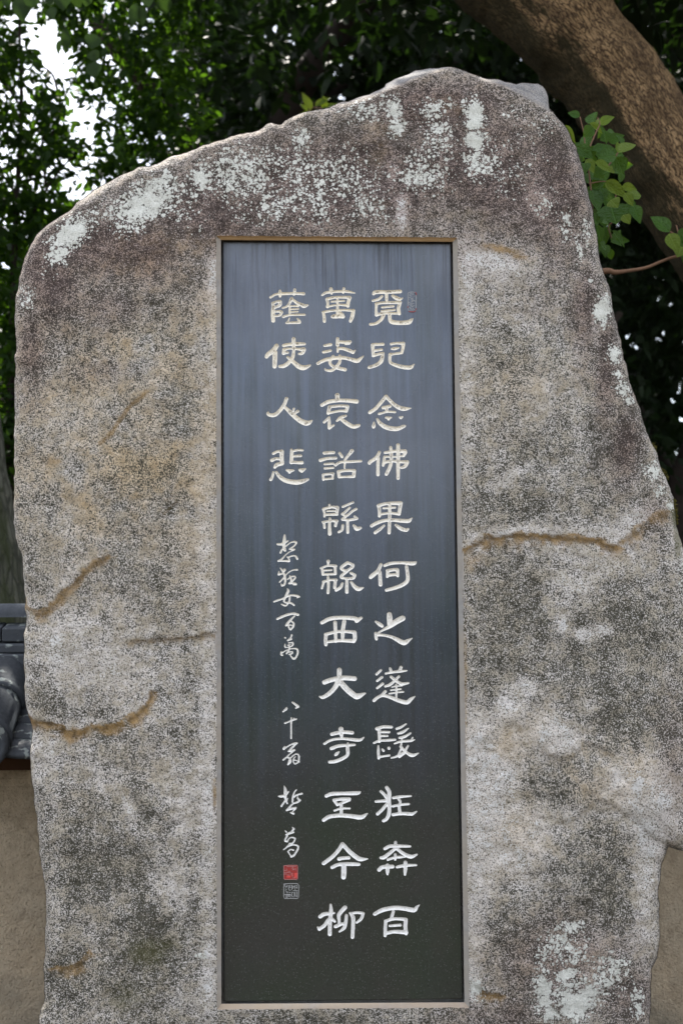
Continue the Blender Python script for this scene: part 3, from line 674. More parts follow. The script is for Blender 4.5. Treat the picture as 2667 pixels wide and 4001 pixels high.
# ------------------------------------------------------------------ the inscription
TILES = {'A': (1210, 1110, 3.5), 'B': (1210, 1730, 3.5), 'C': (1210, 2380, 3.5), 'D': (1210, 3070, 3.5),
         'E': (1020, 1110, 5.6), 'F': (1020, 1520, 5.6), 'G': (1060, 2070, 8.7143), 'H': (1060, 2340, 9.05),
         'I': (1080, 2730, 8.7143), 'J': (1080, 3050, 7.843)}
CHARS = [
('A','870,135,40 900,110,55 1060,108,50 1235,100,50;985,165,35 940,205,38 860,228,34;1048,125,45 1048,215,42;1130,160,40 1180,190,55 1235,205,40 1268,185,10;905,270,40 1000,255,38 1235,250,45;910,270,42 905,350,36 910,420,50;1232,255,45 1210,330,50 1222,405,45;910,425,40 1010,400,35 1220,400,35;985,318,28 1145,302,32;980,370,30 1155,352,32;1005,430,50 975,485,45 900,540,40 825,550,38;1090,425,50 1095,490,50 1130,520,60 1240,530,60 1350,520,65 1390,485,35 1412,465,8'),
('A','170,150,30 230,115,38 400,100,36 500,100,40 615,122,18;288,65,50 295,110,45 298,135,20;465,60,38 460,100,35 455,125,20;235,205,45 350,180,35 545,180,42;235,205,42 245,260,36 240,310,42;545,185,50 525,250,48 520,300,46;240,310,30 380,283,28 520,290,40;295,240,26 470,228,24;378,190,34 378,300,36 378,400,40;180,385,38 290,365,32 450,355,32 600,360,40;185,385,42 195,450,42 198,510,40;595,365,50 580,440,56 555,505,44;310,445,46 340,440,60 400,440,56 455,445,50;420,395,40 450,420,40'),
('A','860,835,60 860,900,42 870,975,50;860,825,40 1000,822,42;880,910,34 980,895,36;865,980,45 930,960,40 1000,945,40 990,1000,50 970,1060,56 900,1110,50 810,1140,45;1110,820,38 1180,808,35 1280,810,45;1275,815,55 1270,880,42 1255,940,40;1120,885,30 1165,880,44 1215,870,20;1255,940,38 1150,955,32 1095,960,45 1095,1060,42 1150,1100,48 1250,1130,56 1370,1140,56 1425,1095,14'),
('A','200,842,36 285,828,46;185,930,40 285,910,36;380,745,44 378,830,50;400,790,40 470,795,45 550,790,42;485,825,20 540,808,40;380,925,30 385,875,40;390,880,40 450,880,45 540,910,50 590,935,44 625,900,12;110,1085,45 230,1030,50 420,1005,50 530,1020,50 640,1050,60 690,1020,45 738,978,8;320,985,40 275,1060,42 295,1110,40 360,1140,50 480,1170,50;410,980,40 410,1060,42 370,1120,46 300,1180,42 220,1175,30 205,1150,10'),
('A','375,1520,65 380,1580,60;165,1655,50 270,1605,55 450,1590,50 640,1605,60;270,1680,40 400,1665,38 515,1670,42;270,1680,50 250,1765,46;515,1675,50 500,1730,46;255,1765,35 400,1735,34 500,1735,44;195,1890,36 265,1820,30;265,1820,26 265,1900,45 265,1965,45;265,1970,40 325,1930,30;370,1870,30 420,1830,50 490,1800,34;430,1850,40 500,1900,60 590,1950,56 660,1935,50 685,1920,12'),
('A','820,1755,50 900,1700,50 970,1620,48 1040,1535,50;1040,1535,50 1130,1630,50 1220,1690,60 1300,1705,56 1385,1695,10;1000,1690,46 1095,1668,44;1045,1690,60 1050,1750,30;945,1775,35 1060,1745,30 1165,1750,30;1040,1825,30 1110,1825,24;1075,1840,56 1075,1850,36;1220,1818,20 1265,1815,24;1242,1826,44;875,1890,20 872,1940,52 868,1960,34;920,1845,30 960,1905,55 1050,1960,66 1180,1980,62 1270,1950,50 1295,1940,36'),
('B','195,140,44 325,132,42;145,240,50 240,215,42 355,208,40;200,293,30 320,283,30;205,350,34 320,342,30;180,435,34 320,420,34;180,440,36 185,505,34;315,425,36 310,490,30;185,500,28 315,487,30;405,140,36 440,190,42;575,110,55 540,155,44 485,225,34 480,260,30 472,345,24;350,305,40 420,265,36 560,258,38 700,250,34;390,395,46 490,378,40 610,380,42;395,400,48 400,465,44;605,385,48 600,455,50;400,468,34 500,465,32 600,460,44'),
('B','950,130,44 910,200,50 820,265,50 815,285,36;935,210,44 930,320,46 930,435,48;1205,30,50 1205,140,56 1205,300,52 1205,485,46;1105,60,40 1110,140,48 1110,260,48 1085,350,50 1045,430,46;1025,135,36 1150,115,40 1300,115,56;1305,130,50 1280,180,36;1020,190,30 1150,190,26 1285,180,30;1020,190,36 1010,270,44 1000,310,36;1010,270,44 1110,250,36 1240,260,40 1330,260,50;1330,270,50 1300,320,50 1250,340,36'),
('B','268,850,32 275,890,30;185,905,38 290,880,34 375,885,50;185,910,40 200,960,32 200,1005,34;380,890,42 370,950,44;200,985,30 370,975,44;235,935,24 340,930,24;275,1035,36 268,1120,42 272,1245,52;180,1085,38 290,1068,32 370,1070,44;195,1095,36 200,1160,36;365,1075,40 350,1135,40;450,875,32 520,845,32 590,815,32;545,885,32 490,940,36 440,975,34;440,975,30 500,1000,32 580,935,34 635,905,36;510,990,36 445,1045,38;445,1050,36 540,1055,36 640,1035,44 610,1005,28;515,1065,40 518,1225,42;450,1130,38 440,1190,36 395,1220,36;600,1130,36 640,1175,60 690,1165,40'),
('B','935,860,50 1050,830,44 1240,825,56;940,860,52 950,930,44 950,1000,46;1240,835,52 1220,960,50;950,980,34 1090,960,34 1220,975,44;1005,895,30 1165,885,30;1090,850,44 1090,1000,46 1082,1230,46;845,1135,50 930,1090,50 1080,1055,46 1330,1070,56 1375,1045,30 1400,1025,10;1015,1130,30 960,1180,44 890,1230,44;1175,1125,36 1240,1170,56 1310,1195,50 1340,1180,36'),
('B','250,1620,50 250,1660,28;150,1715,30 250,1680,30 355,1685,40;170,1720,38 180,1800,40;345,1690,40 350,1790,40;180,1800,30 350,1795,34;200,1745,26 300,1740,24;248,1835,36 255,1950,40 248,2050,40;185,1900,36 280,1875,32 360,1875,40;190,1905,34 165,1990,30;350,1880,40 340,1980,44;515,1640,46 435,1700,44 440,1730,40 500,1750,40 580,1700,42 590,1670,40 515,1640,44;510,1755,44 430,1820,40 435,1845,40 500,1855,34 590,1850,44 615,1810,42 560,1780,40;505,1860,42 505,2040,48;445,1920,32 420,1975,44 360,2015,44;565,1905,34 610,1965,54 665,2000,60 730,1980,20'),
('B','970,1665,46 930,1750,54 850,1820,60 830,1840,50;955,1770,50 965,1940,54;1020,1680,40 1100,1650,46 1250,1640,40 1410,1650,56 1455,1625,16;1060,1750,50 1140,1735,44 1190,1735,50;1065,1750,54 1058,1830,40;1195,1740,50 1200,1820,40;1070,1810,44 1195,1800,40;1320,1690,44 1335,1800,50 1330,1890,54 1250,1950,54 1140,1990,50 1045,2015,44'),
('C','165,185,50 280,130,56 450,115,52 620,130,60 640,160,60 700,120,40;345,180,50 350,300,50 355,440,44;470,165,54 450,300,56 448,430,44;215,345,44 360,310,42 470,305,40 610,315,50;220,350,50 215,430,48 220,485,46;610,320,60 615,400,54 600,440,50;225,450,34 400,430,44 600,435,56'),
('C','900,170,30 950,205,54 985,230,48;1085,70,66 1090,130,80 1090,200,70;1265,125,80 1180,170,80 1100,230,60 1000,285,34 920,330,20;900,330,44 905,390,44 910,410,36;905,350,50 1000,355,36 1100,375,44 1180,410,56 1280,460,70 1340,430,50 1400,395,10'),
('C','403,830,66 403,930,66;200,1000,64 300,965,64 450,940,66 610,950,66;400,960,90 350,1060,66 270,1150,60 180,1205,50 135,1195,24;420,1000,80 510,1100,80 610,1180,80 660,1190,80 755,1150,24'),
('C','970,835,34 910,890,36;985,930,36 920,980,34;995,1020,40 920,1080,34;1035,880,30 1140,860,34 1240,850,36 1325,840,20;1095,810,34 1110,850,44;1245,795,44 1220,850,40;1110,925,40 1190,990,40 1260,1022,46 1345,1010,28;1215,920,36 1150,985,40 1090,1035,42 1030,1055,34;1120,1065,20 1180,1052,20 1260,1047,18;1105,1108,22 1240,1092,26;1085,1155,24 1180,1140,22 1275,1130,26;1180,1030,26 1182,1120,32 1180,1205,28;1030,1125,40 985,1175,44;875,1250,44 930,1205,44 1000,1180,44 1100,1205,48 1200,1245,56 1320,1275,60 1380,1230,50 1440,1190,10'),
('C','425,1640,70 430,1700,60 435,1745,40;300,1710,50 380,1690,50 450,1680,50 580,1690,50;200,1840,36 290,1790,36 430,1770,36 560,1780,44 680,1790,44 735,1755,20;295,1905,50 400,1870,46 610,1855,34;520,1830,26 515,1900,50 515,1990,46 450,2040,50 350,2080,50 270,2090,44;400,1950,20 365,1980,46 345,2000,24'),
('C','915,1635,50 1000,1610,44 1115,1612,40;945,1640,46 950,1750,44 950,1810,40;960,1680,34 1085,1682,32;970,1735,30 1060,1732,30;875,1830,30 950,1800,34 1100,1790,36 1165,1785,30;935,1870,24 935,1950,40 940,2040,34;945,2020,32 1085,2000,30;990,1915,30 1005,1935,36;1080,1900,44 1080,1905,40;1185,1635,34 1240,1615,36 1315,1570,20;1205,1700,30 1270,1680,42 1345,1630,20;1225,1760,34 1300,1740,40 1375,1695,24;1155,1840,24 1240,1810,34 1370,1800,36 1430,1785,16;1405,1755,24 1380,1795,20;1255,1760,24 1260,1810,24;1255,1820,24 1240,1880,30;1240,1880,38 1320,1960,42 1400,2000,50 1480,1970,20;1340,1870,28 1280,1960,38 1180,2015,30 1110,2035,20;1250,1900,28 1210,1990,28;1290,1975,28 1220,2025,28'),
('D','1050,25,50 1085,90,54 1075,200,66 1085,300,54 1080,380,54 1050,450,50 1005,480,44;970,75,40 1020,125,44 1050,170,40;900,215,34 1030,205,44;1050,250,44 990,325,46 925,385,46;1140,165,40 1230,150,40 1380,140,26;1215,185,40 1235,220,34 1220,280,44 1230,370,46;1135,280,36 1230,260,34 1350,250,32;1135,395,44 1250,380,46 1370,385,50 1400,385,44 1460,350,16'),
('D','225,140,50 300,110,54 450,105,50 640,100,56 690,85,20;330,195,44 450,180,42 540,180,46;330,200,42 375,260,40;375,260,34 440,235,40 540,195,40;430,250,42 430,400,48;335,340,28 430,310,32 545,310,26;190,470,50 260,425,56 400,405,56 560,415,60 700,430,64 785,380,20'),
('D','445,795,54 400,870,54 310,970,54 190,1060,56;445,795,54 540,900,60 640,980,64 700,1005,60 790,1000,16;400,1000,56 450,990,48 530,985,50;305,1115,50 400,1075,50 560,1070,54 670,1075,44;465,1100,70 465,1180,72 460,1250,66'),
('D','1170,770,36 1170,830,50;1025,860,46 1100,825,46 1250,825,44 1370,828,30;1165,860,44 1080,930,50 1010,980,54 970,985,44;1190,860,46 1280,930,50 1380,970,56 1460,940,26;1065,1010,36 1160,980,36 1230,975,40 1300,975,16;1165,940,40 1165,1010,30;945,1150,54 1000,1110,56 1130,1105,54;1060,1090,56 1060,1160,54 1060,1210,30;1190,1110,40 1300,1090,44 1450,1085,30;1305,1050,56 1303,1130,56 1298,1215,30'),
('D','285,1625,30 290,1720,56 275,1850,56 272,2030,54;140,1790,54 200,1755,56 330,1740,30;250,1830,44 200,1910,50 130,1960,50 105,1930,16;300,1820,44 340,1855,36;480,1665,60 400,1760,56 400,1850,36;500,1770,40 490,1860,48 470,1940,50 405,1995,26;350,1925,50 420,1895,46 470,1880,30;400,1840,40 400,1890,40;550,1740,34 590,1800,56 590,1900,52 582,2070,50;560,1745,34 650,1735,40 730,1745,40 700,1820,44 640,1870,32'),
('D','885,1755,50 990,1700,60 1150,1670,60 1300,1680,64 1420,1700,64 1460,1660,40 1500,1625,10;1140,1720,44 1110,1820,44;1035,1850,46 1150,1820,44 1310,1825,46;1035,1850,46 1030,1950,46 1028,2050,44;1310,1830,52 1305,1930,56 1315,2020,48;1035,2020,46 1150,1995,50 1315,2005,60;1090,1915,34 1235,1905,40'),
('E','205,290,56 320,225,50 500,210,64 700,205,60 930,210,70;412,140,50 415,200,80 415,265,60;735,120,60 730,180,64 718,230,50;255,420,70 265,500,80 258,640,90 265,800,86;260,420,60 340,385,56 415,385,80;415,390,80 405,460,76 300,515,50;310,600,50 400,595,60 450,610,60;450,620,64 410,680,56 320,700,50;665,320,80 620,420,60 560,490,50 470,520,40;680,330,60 780,410,70 880,450,80 940,480,90 1020,460,40;620,480,40 700,480,34 810,480,50;625,490,50 625,640,50;660,550,34 815,540,36;660,610,34 800,600,36;485,715,60 600,680,50 760,670,50 950,670,50;620,740,30 580,830,40 550,850,40;560,850,52 700,845,56 840,840,60;790,750,30 830,800,60 850,835,50'),
('E','340,1350,100 280,1440,110 150,1540,100 120,1590,80;305,1500,110 300,1650,106 295,1800,96;710,1200,90 712,1320,90 710,1480,66 690,1600,80 600,1720,90 500,1790,90 410,1800,70;490,1345,70 600,1320,70 800,1310,84 950,1310,60;500,1430,80 620,1410,46 800,1420,56 930,1430,100;500,1440,80 490,1510,80;500,1510,60 580,1500,56;940,1440,80 900,1510,76 830,1525,50;580,1600,60 700,1700,90 820,1800,110 930,1830,110 1050,1790,60 1075,1770,30'),
('F','555,210,80 510,330,80 420,460,80 310,560,90 200,570,80 150,540,70 155,510,40;510,390,60 600,470,90 700,570,100 850,690,110 960,740,120 1040,740,100 1110,690,36;700,480,50 715,430,50;740,530,50 800,485,70'),
('F','450,1370,100 450,1500,90 460,1620,90;270,1410,66 350,1370,60 450,1360,70;235,1560,80 320,1525,66 430,1530,60;460,1630,80 340,1660,90 300,1710,66;660,1320,50 670,1400,80 665,1520,80 660,1600,90;690,1360,50 800,1335,50 905,1340,50;700,1470,50 870,1460,60;690,1600,70 800,1610,70 890,1610,80;560,1775,50 620,1790,80 710,1780,40;620,1820,70 620,1825,60;850,1770,70 890,1780,90 970,1745,30;890,1800,70 890,1805,60;265,1820,50 250,1910,60 210,1980,70;330,1820,60 420,1930,90 560,2010,100 760,2040,110 900,2020,100 1020,1975,60'),
('G','450,180,60 445,300,100 430,450,110 430,600,110 460,700,90;210,490,70 330,490,90 430,450,90 570,370,40;370,660,60 310,780,70;500,560,40 600,470,40 720,410,50 820,410,70 840,460,60 760,560,50 620,650,50;620,660,50 790,665,60;760,690,50 620,750,36 480,860,40 360,990,60 240,1060,70;300,1050,70 450,1060,60 600,1060,90 600,1000,50 540,920,50;560,940,60 700,890,50 800,880,56 850,930,70 880,990,70'),
('G','310,1310,50 370,1390,60 430,1500,70 470,1630,80 470,1780,70 430,1870,80 360,1900,70 320,1830,20;450,1360,100 420,1400,90;260,1410,30 250,1520,80 380,1490,50;470,1560,50 380,1680,50 280,1780,50;470,1560,50 600,1440,40 740,1370,40 880,1360,60;620,1560,40 660,1640,60 690,1740,80;550,1690,40 620,1630,50;640,1600,50 780,1580,50 820,1620,60 740,1720,60 600,1820,60;600,1830,50 720,1820,60 820,1830,70 840,1860,60 750,1870,40'),
('H','560,-370,30 600,-290,90 540,-160,90 480,-30,70 440,80,60 500,130,60 680,140,70 800,220,70;90,100,60 200,60,70 400,-10,60 560,-90,70 700,-130,70 900,-110,80 990,-80,60;980,-80,50 910,-40,40;650,-40,70 630,80,60 560,200,50 490,240,60 360,190,50'),
('H','210,710,80 400,620,90 600,550,90 800,520,80 940,560,90;820,600,50 700,720,70 600,830,90 520,940,70;600,950,60 640,1060,50 680,1080,70 770,980,70 790,860,60 720,800,60;620,920,50 740,930,40'),
('H','480,1370,60 500,1380,50;720,1270,60 690,1360,50 580,1470,60;580,1470,50 720,1420,50;480,1590,30 480,1680,60 500,1720,40;610,1550,40 760,1540,50 760,1620,60 680,1690,40 500,1720,30;630,1610,50 630,1700,60 620,1800,60 540,1930,60;580,1640,40 690,1610,30;350,1880,60 350,1960,70 390,1990,60;390,1900,50 520,1820,40 700,1760,40 880,1760,60 930,1830,70 920,1960,70 850,2080,70 780,2110,70 690,2030,50;620,1880,40 750,1860,40 740,1920,50 620,1960,40;680,2000,40 660,1960,40'),
('I','350,300,40 330,350,80 220,440,50;540,120,60 640,190,80 740,270,80 650,325,40'),
('I','505,640,40 500,760,60 498,950,55 500,1350,55;290,830,60 400,790,50 520,740,60 680,690,50;590,670,50 620,700,60'),
('I','280,1620,30 250,1700,90 350,1640,50 560,1530,50 690,1510,70;660,1530,70 520,1670,70 410,1790,60;440,1790,60 600,1750,80;540,1820,50 430,1900,40 330,2000,60 230,2080,60;360,1990,50 430,2010,60 460,2080,100 450,2150,110 390,2240,50;470,2020,50 600,1910,40 700,1880,50 760,1940,60 760,2060,60 740,2140,60 780,2150,40;640,1970,40 580,2050,50 580,2160,40 620,2220,40 700,2190,50 760,2140,40;600,2080,40 720,2120,40'),
('J','240,170,40 270,280,90 270,400,100 270,520,80 300,620,60 330,700,50;60,480,40 150,480,80 260,450,80 370,340,50;260,620,60 150,780,60;360,530,20 320,600,40;610,280,40 550,350,40 500,500,60 490,650,60;540,500,50 620,440,50 780,395,60;650,480,30 650,540,50 720,600,60 640,660,60 500,710,50 400,810,60 310,910,60;340,890,70 450,860,70 590,830,60;590,850,50 480,960,30;440,980,50 520,1010,70'),
('J','260,1530,30 300,1570,50;490,1430,40 530,1480,60 470,1550,50;290,1660,50 400,1610,80 530,1580,50;330,1690,60 270,1790,50 270,1850,60 330,1870,40;330,1860,50 400,1760,40 500,1740,50 570,1770,50 550,1840,50 480,1920,50 400,1930,60;400,1940,40 300,2050,40 220,2110,40;350,2020,40 480,1970,40 620,1980,50 670,2040,60 620,2160,60 540,2280,60 450,2330,60;440,2310,40 350,2170,40 430,2110,40 520,2130,50'),
]
GS = 2.5
ch_data = []
for tile, s in CHARS:
    ox, oy, sc = TILES[tile]
    strokes = []
    for st in s.split(';'):
        pts = [tuple(map(float, q.split(','))) for q in st.split()]
        strokes.append([(ox + x / sc, oy + y / sc, w / sc / 2 * .97) for x, y, w in pts])
    ch_data.append(strokes)
def smooth_path(st):
    """Catmull-Rom through the traced points so that brush strokes bend, not break"""
    if len(st) < 3: return st
    p = np.array(st); q = np.vstack([2 * p[0] - p[1], p, 2 * p[-1] - p[-2]])
    out = []
    for i in range(1, len(q) - 2):
        a, b, c, d = q[i - 1:i + 3]
        ang = np.dot((b - a)[:2], (c - b)[:2]) / (np.hypot(*(b - a)[:2]) * np.hypot(*(c - b)[:2]) + 1e-9)
        ang2 = np.dot((c - b)[:2], (d - c)[:2]) / (np.hypot(*(c - b)[:2]) * np.hypot(*(d - c)[:2]) + 1e-9)
        m0 = (c - a) / 2 if ang > .35 else (c - b); m1 = (d - b) / 2 if ang2 > .35 else (c - b)
        for t in (0, .25, .5, .75):
            h = (2*t**3-3*t*t+1)*b + (t**3-2*t*t+t)*m0 + (-2*t**3+3*t*t)*c + (t**3-t*t)*m1
            out.append(tuple(h))
    out.append(tuple(p[-1]))
    return [(x, y, max(.6, r)) for x, y, r in out]
tu = np.arange(1015, 1660.1, GS); tv = np.arange(1115, 3690.1, GS)
TU, TV = np.meshgrid(tu, tv)
SC = np.full(TU.shape, -50.0); WHO = np.full(TU.shape, -1)
for ci, strokes in enumerate(ch_data):
    ap = np.array([q for st in strokes for q in st])
    x0, x1, y0, y1 = ap[:, 0].min() - 22, ap[:, 0].max() + 22, ap[:, 1].min() - 22, ap[:, 1].max() + 22
    ix = (tu >= x0) & (tu <= x1); iy = (tv >= y0) & (tv <= y1)
    sub = np.ix_(iy, ix)
    X, Y = TU[sub], TV[sub]
    acc = np.full(X.shape, -50.0)
    for st in strokes:
        st = smooth_path(st)
        if len(st) == 1: st = [st[0], (st[0][0] + .1, st[0][1], st[0][2])]
        for (ax, ay, ar), (bx, by, br) in zip(st[:-1], st[1:]):
            dx, dy = bx - ax, by - ay
            t = np.clip(((X - ax) * dx + (Y - ay) * dy) / (dx * dx + dy * dy + 1e-9), 0, 1)
            acc = np.maximum(acc, ar + t * (br - ar) - np.hypot(X - ax - t * dx, Y - ay - t * dy))
    acc += fbm(X, Y, 9, 2, 200 + ci) * .9
    m = acc > SC[sub]
    tmp = SC[sub]; tmp[m] = acc[m]; SC[sub] = tmp
    tmp = WHO[sub]; tmp[m] = ci; WHO[sub] = tmp
panel = empty('inscription_panel_base', (0, 0, 0), '', '') if False else None
# polished face, with the carved area in a fine grid cut out around the strokes
fu, fv, fs, ff = march(tu, tv, -SC)
base_v = ray(fu, fv, np.zeros_like(fu))
PC = [(871, 945), (1760, 951), (1806, 3903), (875, 3914)]
PIN = [(874.5, 948), (1756.5, 954), (1802.5, 3900), (878.5, 3910.5)]
nb = len(base_v)
extra = [ray(u, v, 0.0) for u, v in PIN]                       # 0-3 inner face corners
extra += [ray(u, v, 0.0) for u, v in ((tu[0], tv[0]), (tu[-1], tv[0]), (tu[-1], tv[-1]), (tu[0], tv[-1]))]   # 4-7
pc0 = [ray(u, v, .0028) for u, v in PC]
extra += pc0                                                    # 8-11 chamfer edge
for q in pc0: extra.append(np.array([q[0], .04, q[2]]))          # 12-15 back
E0 = nb
pf = list(ff)
for k in range(4):
    l = (k + 1) % 4
    pf.append([E0 + k, E0 + 4 + k, E0 + 4 + l, E0 + l][::-1] if False else [E0 + k, E0 + 4 + k, E0 + 4 + l, E0 + l])
    pf.append([E0 + 8 + k, E0 + k, E0 + l, E0 + 8 + l])
    pf.append([E0 + 12 + k, E0 + 8 + k, E0 + 8 + l, E0 + 12 + l])
pv = np.vstack([base_v, np.array(extra)])
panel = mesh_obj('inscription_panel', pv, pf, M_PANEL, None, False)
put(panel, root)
# recessed, painted strokes
cu, cv, cs, cf = march(tu, tv, SC)
dep = .0042 * (1 - np.exp(-cs / 3.0)) + .0006 * np.minimum(cs / 6, 1)
dep = dep + np.where(cs > 0, .0004, 0)
cvx = ray(cu, cv, dep)
iu = np.clip(np.round((cu - tu[0]) / GS).astype(int), 0, len(tu) - 1); iv = np.clip(np.round((cv - tv[0]) / GS).astype(int), 0, len(tv) - 1)
who = WHO[iv, iu]
groups = {}
for f in cf:
    k = max(int(who[i]) for i in f)
    groups.setdefault(k, []).append(f)
for k in sorted(groups):
    if k < 0: continue
    fs_ = groups[k]
    ids = sorted({i for f in fs_ for i in f}); mp = {i: j for j, i in enumerate(ids)}
    o = mesh_obj('carved_character', cvx[ids], [[mp[i] for i in f] for f in fs_], M_PAINT)
    gz = np.clip(cs[ids] / 8, 0, 1); zz = np.zeros(len(ids))
    colattr(o, 'groove', (gz, zz, zz, zz))
    put(o, root); o.parent = panel; o.matrix_parent_inverse = Matrix.Identity(4)
# the three seals: thin inlaid lines
SEALS = [
 ('oval_seal', (1580, 1120, 19.6), M_SEAL_GREY, 2.0, '240,560 260,480 400,420 620,400 800,440 870,520 880,700 880,900 860,1200 860,1500 860,1700 830,1850 700,1910 450,1910 330,1860 280,1780 250,1600 240,1300 250,900 240,560;540,480 400,560 370,650 450,720 560,720;500,620 560,600;640,480 600,560 700,600;300,880 400,800 460,880;330,950 340,1010;470,900 640,890;480,1000 560,960 660,980;520,1070 780,1060 760,1150;480,1180 640,1120;270,1200 400,1200;260,1280 350,1370;400,1290 620,1270 720,1320;380,1390 620,1390;400,1470 540,1480 560,1560;560,1560 640,1490 760,1450;320,1620 480,1600;380,1720 500,1680 560,1760 640,1860;600,1610 700,1760 760,1800;470,1790 440,1850;700,740 780,700;620,780 640,820'),
 ('red_seal', (1090, 3340, 11.76), M_SEAL_PINK, 2.0, '215,500 450,475 840,475 855,560 850,1090 800,1130 260,1130 220,1090 215,500;340,620 340,760;230,720 320,720;230,820 540,820 530,930;230,880 360,880;370,930 500,930;350,540 780,530;560,620 640,600;600,700 720,650;690,620 700,700;640,560 620,640;760,620 760,720;400,760 520,760;570,850 600,820 620,1000;600,1060 760,1060'),
 ('grey_seal', (1090, 3340, 11.76), M_SEAL_GREY, 2.3, '220,1340 450,1320 840,1320 920,1420 900,1600 890,1950 850,2010 550,2000 260,2010 220,1930 220,1340;280,1360 280,1450 340,1480;380,1380 370,1450 310,1500;290,1560 350,1600 290,1640;440,1400 430,1560 460,1620 540,1620;470,1400 540,1400;470,1460 530,1450;450,1520 550,1500;590,1380 590,1620;640,1420 640,1560;690,1420 690,1500;730,1400 740,1620;770,1400 830,1400 830,1560;770,1500 830,1500;640,1650 860,1650;300,1700 400,1700;350,1750 420,1740;460,1700 490,1740 540,1720;240,1830 540,1810;300,1850 560,1850 640,1950;590,1700 600,1850;620,1720 700,1740 700,1950;740,1700 740,1850 760,1930;800,1700 830,1700 820,1950;300,1900 520,1900 530,1960;300,1950 400,1960'),
]
for name, (ox, oy, sc), mt, wd, s in SEALS:
    V_, F_, MI = [], [], []
    def strip(pts, w, y):
        p = np.array(pts, float); b0 = len(V_)
        for i in range(len(p)):
            d = p[min(i + 1, len(p) - 1)] - p[max(i - 1, 0)]
            n_ = np.array([-d[1], d[0]]) / (np.hypot(*d) + 1e-9) * w / 2
            V_.append(ray(*(p[i] + n_), y)); V_.append(ray(*(p[i] - n_), y))
        for i in range(len(p) - 1): F_.append((b0 + 2*i, b0 + 2*i + 1, b0 + 2*i + 3, b0 + 2*i + 2)); MI.append(0)
    for li, st in enumerate(s.split(';')):
        pts = [tuple(map(float, q.split(','))) for q in st.split()]
        strip([(ox + x / sc, oy + y / sc) for x, y in pts], wd, -.0006 - .00002 * li)
    if name == 'red_seal':
        def rect(x0, y0, x1, y1, y, mi):
            b0 = len(V_)
            for x, yy in ((x0, y0), (x0, y1), (x1, y1), (x1, y0)): V_.append(ray(ox + x / sc, oy + yy / sc, y))
            F_.append((b0, b0 + 1, b0 + 2, b0 + 3)); MI.append(mi)
        rect(225, 485, 845, 1125, -.0002, 1); rect(350, 955, 530, 1050, -.0004, 2); rect(575, 830, 640, 1000, -.0004, 2); rect(695, 830, 840, 1050, -.0004, 2)
    o = mesh_obj(name, np.array(V_), F_, mt, None, False)
    if name == 'red_seal': o.data.materials.append(M_RED); o.data.materials.append(M_RED_HI)
    o.data.polygons.foreach_set('material_index', MI)
    o.parent = panel
    if name == 'oval_seal':
        V_, F_, MI = [], [], []
        for st in ('800,430 880,520 885,640', '240,1500 250,1620', '330,1870 450,1925 700,1925 830,1860', '870,1650 860,1780'):
            V_, F_, MI = [], [], []
            strip([(ox + float(q.split(',')[0]) / sc, oy + float(q.split(',')[1]) / sc) for q in st.split()], 3.0, -.0018)
            o3 = mesh_obj('red_ink_trace', np.array(V_), F_, M_RED, None, False); o3.parent = panel

